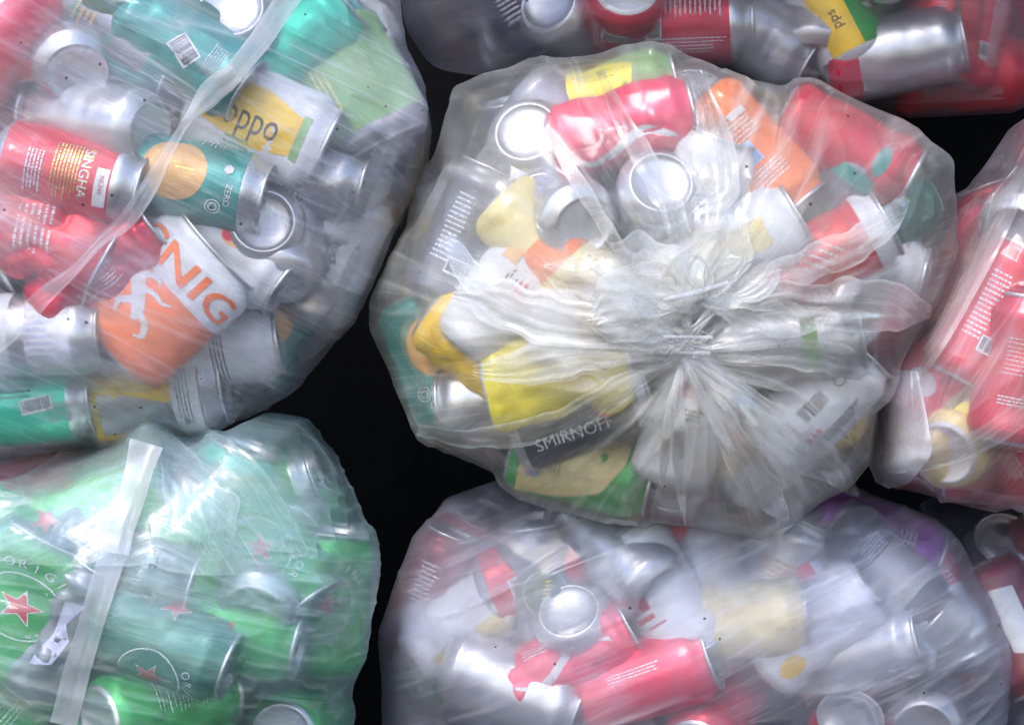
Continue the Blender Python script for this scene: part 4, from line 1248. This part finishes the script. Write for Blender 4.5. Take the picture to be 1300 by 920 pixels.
# ------------------------------------------------------------------ film
film_A = film_mat('clear_film_lilac_cast', base=.12, hazek=.60, tint=(.80, .82, 1.0), streak=(3.5, 34, 1), streak_amt=.34, specks=.2, blur=.2, bump=.22, rough=.20)
film_B = film_mat('clear_film_creased', base=.09, hazek=.48, tint=(.88, .88, .88), streak=(36, 36, 4), streak_amt=.34, specks=.05, blur=.22, bump=.3, rough=.2)
film_C = film_mat('clear_film_blue_cast', base=.17, hazek=.55, tint=(.66, .92, .98), streak=(6, 45, 1), streak_amt=.22, blur=.28, bump=.3, rough=.18)
film_D = film_mat('clear_film_misty', base=.19, hazek=.60, tint=(.80, .82, 1.0), streak=(5, 40, 1), streak_amt=.26, specks=.06, blur=.55, bump=.2, rough=.25)
film_F = film_mat('clear_film_pink_cast', base=.15, hazek=.60, tint=(.92, .84, .95), streak=(5, 60, 1), streak_amt=.25, blur=.22, bump=.22, rough=.2)
film_G = film_mat('clear_film_shade_tint', base=.18, hazek=.5, tint=(.66, .63, .78), streak=(6, 60, 1), streak_amt=.12, blur=.5, bump=.15, rough=.25)  # shade on the top and far bags is put into this tint
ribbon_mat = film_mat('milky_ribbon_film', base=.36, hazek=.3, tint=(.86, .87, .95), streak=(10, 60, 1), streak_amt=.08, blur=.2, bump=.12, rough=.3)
fold_mat = film_mat('doubled_film', base=.05, hazek=.72, tint=(.88, .88, .87), streak=(6, 50, 1), streak_amt=.35, blur=.05, bump=.2, rough=.22)
fold_blue = film_mat('doubled_blue_film', base=.10, hazek=.42, tint=(.78, .90, .98), streak=(7, 50, 1), streak_amt=.25, blur=.1, bump=.22, rough=.2)


def knot(x, y, u):   # strongest close to the gathered middle
    r = np.hypot((x - 865) / 1.0, (y - 440) / .8)
    return np.exp(-((r - 110) / 150) ** 2) + .18


make_bag(A, 'clear_bag', 'large clear bag of mixed cans, upper left, with twisted milky ribbon down its front', film_A, ('lin', -27),
         [(.0020, 6, 55, 6, 1, None), (.0012, 9, 110, 5, 2, None)],
         [.04, (60, 300, 220, 60, -27, .35), (300, 260, 300, 40, -22, .10), (100, 60, 200, 40, -33, .10), (535, 170, 20, 110, 0, .25), (60, 470, 160, 30, 0, .3), (480, 90, 60, 60, 0, .2)],
         stains=[(532, 225, 16, 60, -22, 1.2), (500, 270, 30, 10, 40, .8), (420, 430, 60, 12, 45, .7), (150, 560, 120, 10, 8, .5)])
make_bag(B, 'clear_bag', 'clear bag in the middle with creases gathered to a knot, full of mixed cans', film_B, ('pol', 865, 445),
         [(.0085, 8, 2.6, 1.8, 11, knot), (.0028, 12, 7.0, 2.0, 12, knot), (.0045, 14, 14, 2.6, 13, 'iso'), (.0018, 36, 36, 2.2, 15, 'iso'), (.0008, 50, 50, 2.0, 14, 'iso')],
         [.05, (840, 400, 150, 90, 10, .55), (700, 360, 120, 50, -20, .15), (960, 560, 130, 70, -30, .35), (1080, 400, 110, 40, 5, .3), (880, 270, 40, 80, 10, .25), (620, 400, 110, 30, -20, .25), (850, 500, 26, 40, 0, -.35)],
         stains=[(900, 520, 120, 60, 0, .35), (640, 440, 90, 20, -20, .4), (1000, 470, 60, 14, -10, .6), (700, 360, 80, 30, 0, .3)])


def peak(P, N, x, y):     # the pointed top of the lower left bag
    e = np.exp(-((x - 195) / 26) ** 2 - ((y - 560) / 26) ** 2) * (P[:, 1] < Cb.c[1])
    P = P.copy(); P[:, 2] += .012 * e; P[:, 1] -= .02 * e
    return P


make_bag(Cb, 'clear_bag', 'bluish clear bag of green beer cans, lower left, with pointed top and flat white ribbon', film_C, ('lin', -14),
         [(.0035, 8, 40, 4, 21, None), (.0015, 20, 90, 4, 22, None)],
         [.05, (150, 625, 170, 50, 18, .30), (300, 640, 120, 60, -50, .25), (360, 640, 60, 60, 0, .25), (60, 640, 80, 40, 20, .2), (200, 780, 220, 60, -10, .16)], extra=peak)
make_bag(Db, 'clear_bag', 'misty clear bag of cans along the bottom under the centre bag', film_D, ('lin', 24),
         [(.0020, 8, 40, 4, 31, None)], [.06, (720, 790, 200, 60, 10, .2), (1050, 770, 120, 80, 20, .25), (560, 780, 80, 60, 30, .3)])
make_bag(Fb, 'clear_bag', 'clear bag of mostly red cans at the right edge with a white folded corner', film_F, ('lin', 62),
         [(.0020, 7, 50, 5, 41, None)], [.06, (1210, 380, 30, 140, -22, .35), (1140, 560, 40, 60, 0, .5)])
make_bag(Gb, 'clear_bag', 'shaded clear bag of cans along the top edge of the pile', film_G, ('lin', 4), [(.0012, 7, 40, 4, 51, None)], [.04])
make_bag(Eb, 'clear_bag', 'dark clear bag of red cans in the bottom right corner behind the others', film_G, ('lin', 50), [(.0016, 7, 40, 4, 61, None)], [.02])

# ------------------------------------------------------------------ ribbons and loose folds
ribbon(A, 'ribbon', [(378, -20, 32), (330, 52, 28), (288, 104, 26), (262, 128, 24), (245, 146, 12)], ribbon_mat, .002, .0006, .1, seed=2, straight=True)
ribbon(A, 'ribbon', [(300, 92, 26), (268, 116, 30), (240, 150, 12), (222, 178, 13), (205, 208, 19), (188, 240, 22), (160, 280, 22), (128, 306, 14), (95, 342, 13), (60, 372, 22), (20, 412, 28), (-20, 446, 30)], ribbon_mat, .0032, .0008, .12, seed=3)
ribbon(Cb, 'ribbon', [(186, 562, 44), (178, 590, 36), (168, 630, 34), (150, 668, 42), (145, 702, 38)], ribbon_mat, .013, .0012, .0, seed=5, straight=True)
ribbon(Cb, 'ribbon', [(146, 696, 34), (132, 738, 34), (116, 790, 32), (98, 850, 34), (80, 920, 34)], ribbon_mat, .003, .0008, .05, seed=6, straight=True)
ribbon(Cb, 'loose_fold', [(-40, 672, 70), (60, 655, 130), (150, 630, 180), (200, 622, 186), (270, 648, 176), (340, 680, 100), (392, 700, 10)], fold_blue, .007, .0012, .04, seed=7, ragged=.02, fr=40)
ribbon(Cb, 'loose_fold', [(206, 548, 14), (232, 600, 60), (262, 660, 84), (282, 720, 14)], fold_blue, .009, .002, .0, seed=8, ragged=.25, fr=50)
ribbon(Fb, 'folded_corner', [(1150, 470, 30), (1146, 520, 60), (1142, 565, 84), (1128, 600, 60), (1120, 616, 18)], ribbon_mat, .006, .0015, .5, seed=10, straight=True, fr=40)
ribbon(Fb, 'loose_fold', [(1300, 215, 20), (1262, 280, 44), (1215, 360, 54), (1170, 440, 50), (1136, 500, 24)], fold_mat, .004, .001, .12, seed=12, fr=30)
ribbon(Fb, 'loose_fold', [(1110, 590, 24), (1180, 582, 28), (1250, 556, 30), (1330, 500, 34)], fold_mat, .005, .001, .10, seed=11, fr=40)

F_ = [  # creased lobes of the gathered neck of the centre bag
    ([(945, 398, 16), (985, 382, 40), (1050, 386, 62), (1120, 388, 70), (1182, 396, 14)], .010, .005, .55),
    ([(880, 420, 10), (960, 360, 30), (1040, 330, 46), (1110, 296, 40), (1150, 250, 16)], .007, .004, .30),
    ([(870, 440, 14), (790, 420, 50), (700, 405, 64), (620, 380, 56), (575, 372, 20)], .009, .005, .30),
    ([(872, 452, 14), (800, 452, 50), (720, 452, 60), (650, 470, 40), (600, 470, 14)], .005, .004, .22),
    ([(905, 370, 40), (850, 350, 80), (790, 345, 90), (730, 350, 60), (690, 340, 16)], .009, .006, .35),
    ([(880, 400, 70), (830, 390, 110), (780, 395, 90), (745, 410, 40)], .013, .007, .28),
    ([(888, 318, 26), (872, 345, 50), (868, 376, 60), (876, 410, 44)], .014, .006, .32),
    ([(868, 452, 8), (910, 520, 26), (950, 590, 46), (985, 640, 30), (1000, 660, 6)], .006, .004, .16),
    ([(868, 452, 8), (940, 500, 30), (1010, 560, 60), (1060, 600, 34), (1090, 628, 6)], .006, .004, .14),
    ([(864, 452, 8), (790, 490, 30), (700, 540, 36), (600, 556, 26), (530, 545, 14)], .005, .002, .15),
    ([(880, 448, 10), (960, 446, 34), (1040, 452, 46), (1110, 470, 24)], .006, .004, .25),
    ([(760, 90, 10), (800, 170, 26), (840, 240, 34), (868, 300, 30)], .006, .002, .10),
    ([(885, 90, 12), (905, 170, 44), (912, 235, 56), (880, 270, 20)], .007, .002, .25),
    ([(700, 180, 8), (740, 240, 20), (775, 300, 18), (800, 335, 10)], .006, .001, .35),
    ([(560, 300, 20), (600, 350, 34), (640, 390, 40), (700, 420, 20)], .005, .003, .18),
]
for i, (pts, lf, cr, hz) in enumerate(F_):
    ribbon(B, 'loose_fold', pts, fold_mat, lf * .6, cr * .42, hz * .9, seed=20 + i, ragged=.22, fr=55)


# the twisted neck where the folds meet
def neck(bag, px, py, r_px, mat):
    n, m = 160, 26
    V, FL, H = [], [], []
    loc, nn, d = bag.hit(px, py, bag.ftree)
    Y0 = loc.y
    for i in range(n):
        a = 2 * math.pi * i / n
        for j in range(m + 1):
            t = j / m
            r = r_px * (.05 + .95 * t) * (1 + .25 * math.sin(3 * a + 1) + .12 * math.sin(7 * a))
            aa = a + .5 * (1 - t)
            x, y = px + r * math.cos(aa), py + .8 * r * math.sin(aa)
            l2, _, _ = bag.hit(x, y, bag.ftree)
            Ys = l2.y if l2 is not None else Y0
            ruff = math.sin(11 * a + 2 * math.sin(2 * a)) * .5 + .3 * math.sin(23 * a + 1)
            yy = (Ys if t > .6 else Ys * t / .6 + (Y0) * (1 - t / .6)) - .003 - .010 * (1 - t) ** 1.2 - .0022 * ruff * (t ** .5) * (1.2 - t)
            V.append(W(x, y, yy)); FL.append((t * .05, a * .02, 0)); H.append(.35 + .3 * max(0, ruff) + .2 * (1 - t))
    F = []
    for i in range(n):
        for j in range(m):
            k = (i + 1) % n
            F.append((i * (m + 1) + j, k * (m + 1) + j, k * (m + 1) + j + 1, i * (m + 1) + j + 1))
    mesh_obj('twisted_neck', np.array(V) - np.array(bag.root.location), np.array(F), mat, bag.root, flow=np.array(FL), haze=np.clip(H, 0, 1))


neck(B, 872, 436, 34, fold_mat)
rp = random.Random(5)
for k in range(22):      # crumpled lobes of film round the knot, thinner towards the bottom
    a = RAD(-30 + 240 * (k + rp.random() * .7) / 22)
    r0, r1 = rp.uniform(10, 50), rp.uniform(95, 190)
    sw = rp.uniform(-.5, .5); wd = rp.uniform(34, 78)
    cx, cy = 878 + rp.uniform(-14, 14), 398 + rp.uniform(-24, 16)
    pts = []
    for t in (0, .3, .6, .85, 1.0):
        q = a + sw * t; r = r0 + (r1 - r0) * t
        pts.append((cx + r * math.cos(q), cy - .72 * r * math.sin(q), wd * (.30, .85, 1.0, .75, .25)[int(t * 4 + .3)]))
    ribbon(B, 'crumpled_lobe', pts, fold_mat, rp.uniform(.002, .009), .0016, rp.uniform(.05, .30), curl=rp.uniform(-.003, .004), seed=60 + k, ragged=.3, fr=60)
for k in range(26):      # fine pleats pulled out of the knot
    a = RAD(rp.uniform(172, 372) if k % 4 else rp.uniform(20, 170)); r1 = rp.uniform(90, 235) * (1 if k % 4 else .8); sw = rp.uniform(-.18, .18); wd = rp.uniform(6, 19)
    pts = []
    for t in (0, .25, .55, .8, 1.0):
        q = a + sw * t; r = 6 + r1 * t
        pts.append((866 + r * math.cos(q), 450 - .95 * r * math.sin(q), wd * (.3, .6, 1.0, .8, .15)[int(t * 4 + .3)]))
    ribbon(B, 'pleat', pts, fold_mat, rp.uniform(.0015, .005), .0008, rp.uniform(.05, .28), seed=120 + k, ragged=.2, fr=60, m=5)
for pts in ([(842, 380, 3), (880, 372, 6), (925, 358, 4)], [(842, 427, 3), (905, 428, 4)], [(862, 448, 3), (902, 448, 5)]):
    ribbon(B, 'crease_glint', pts, ribbon_mat, .012, .0003, .9, seed=3, m=4)  # bright fold edges, their glint put in as milky white strips
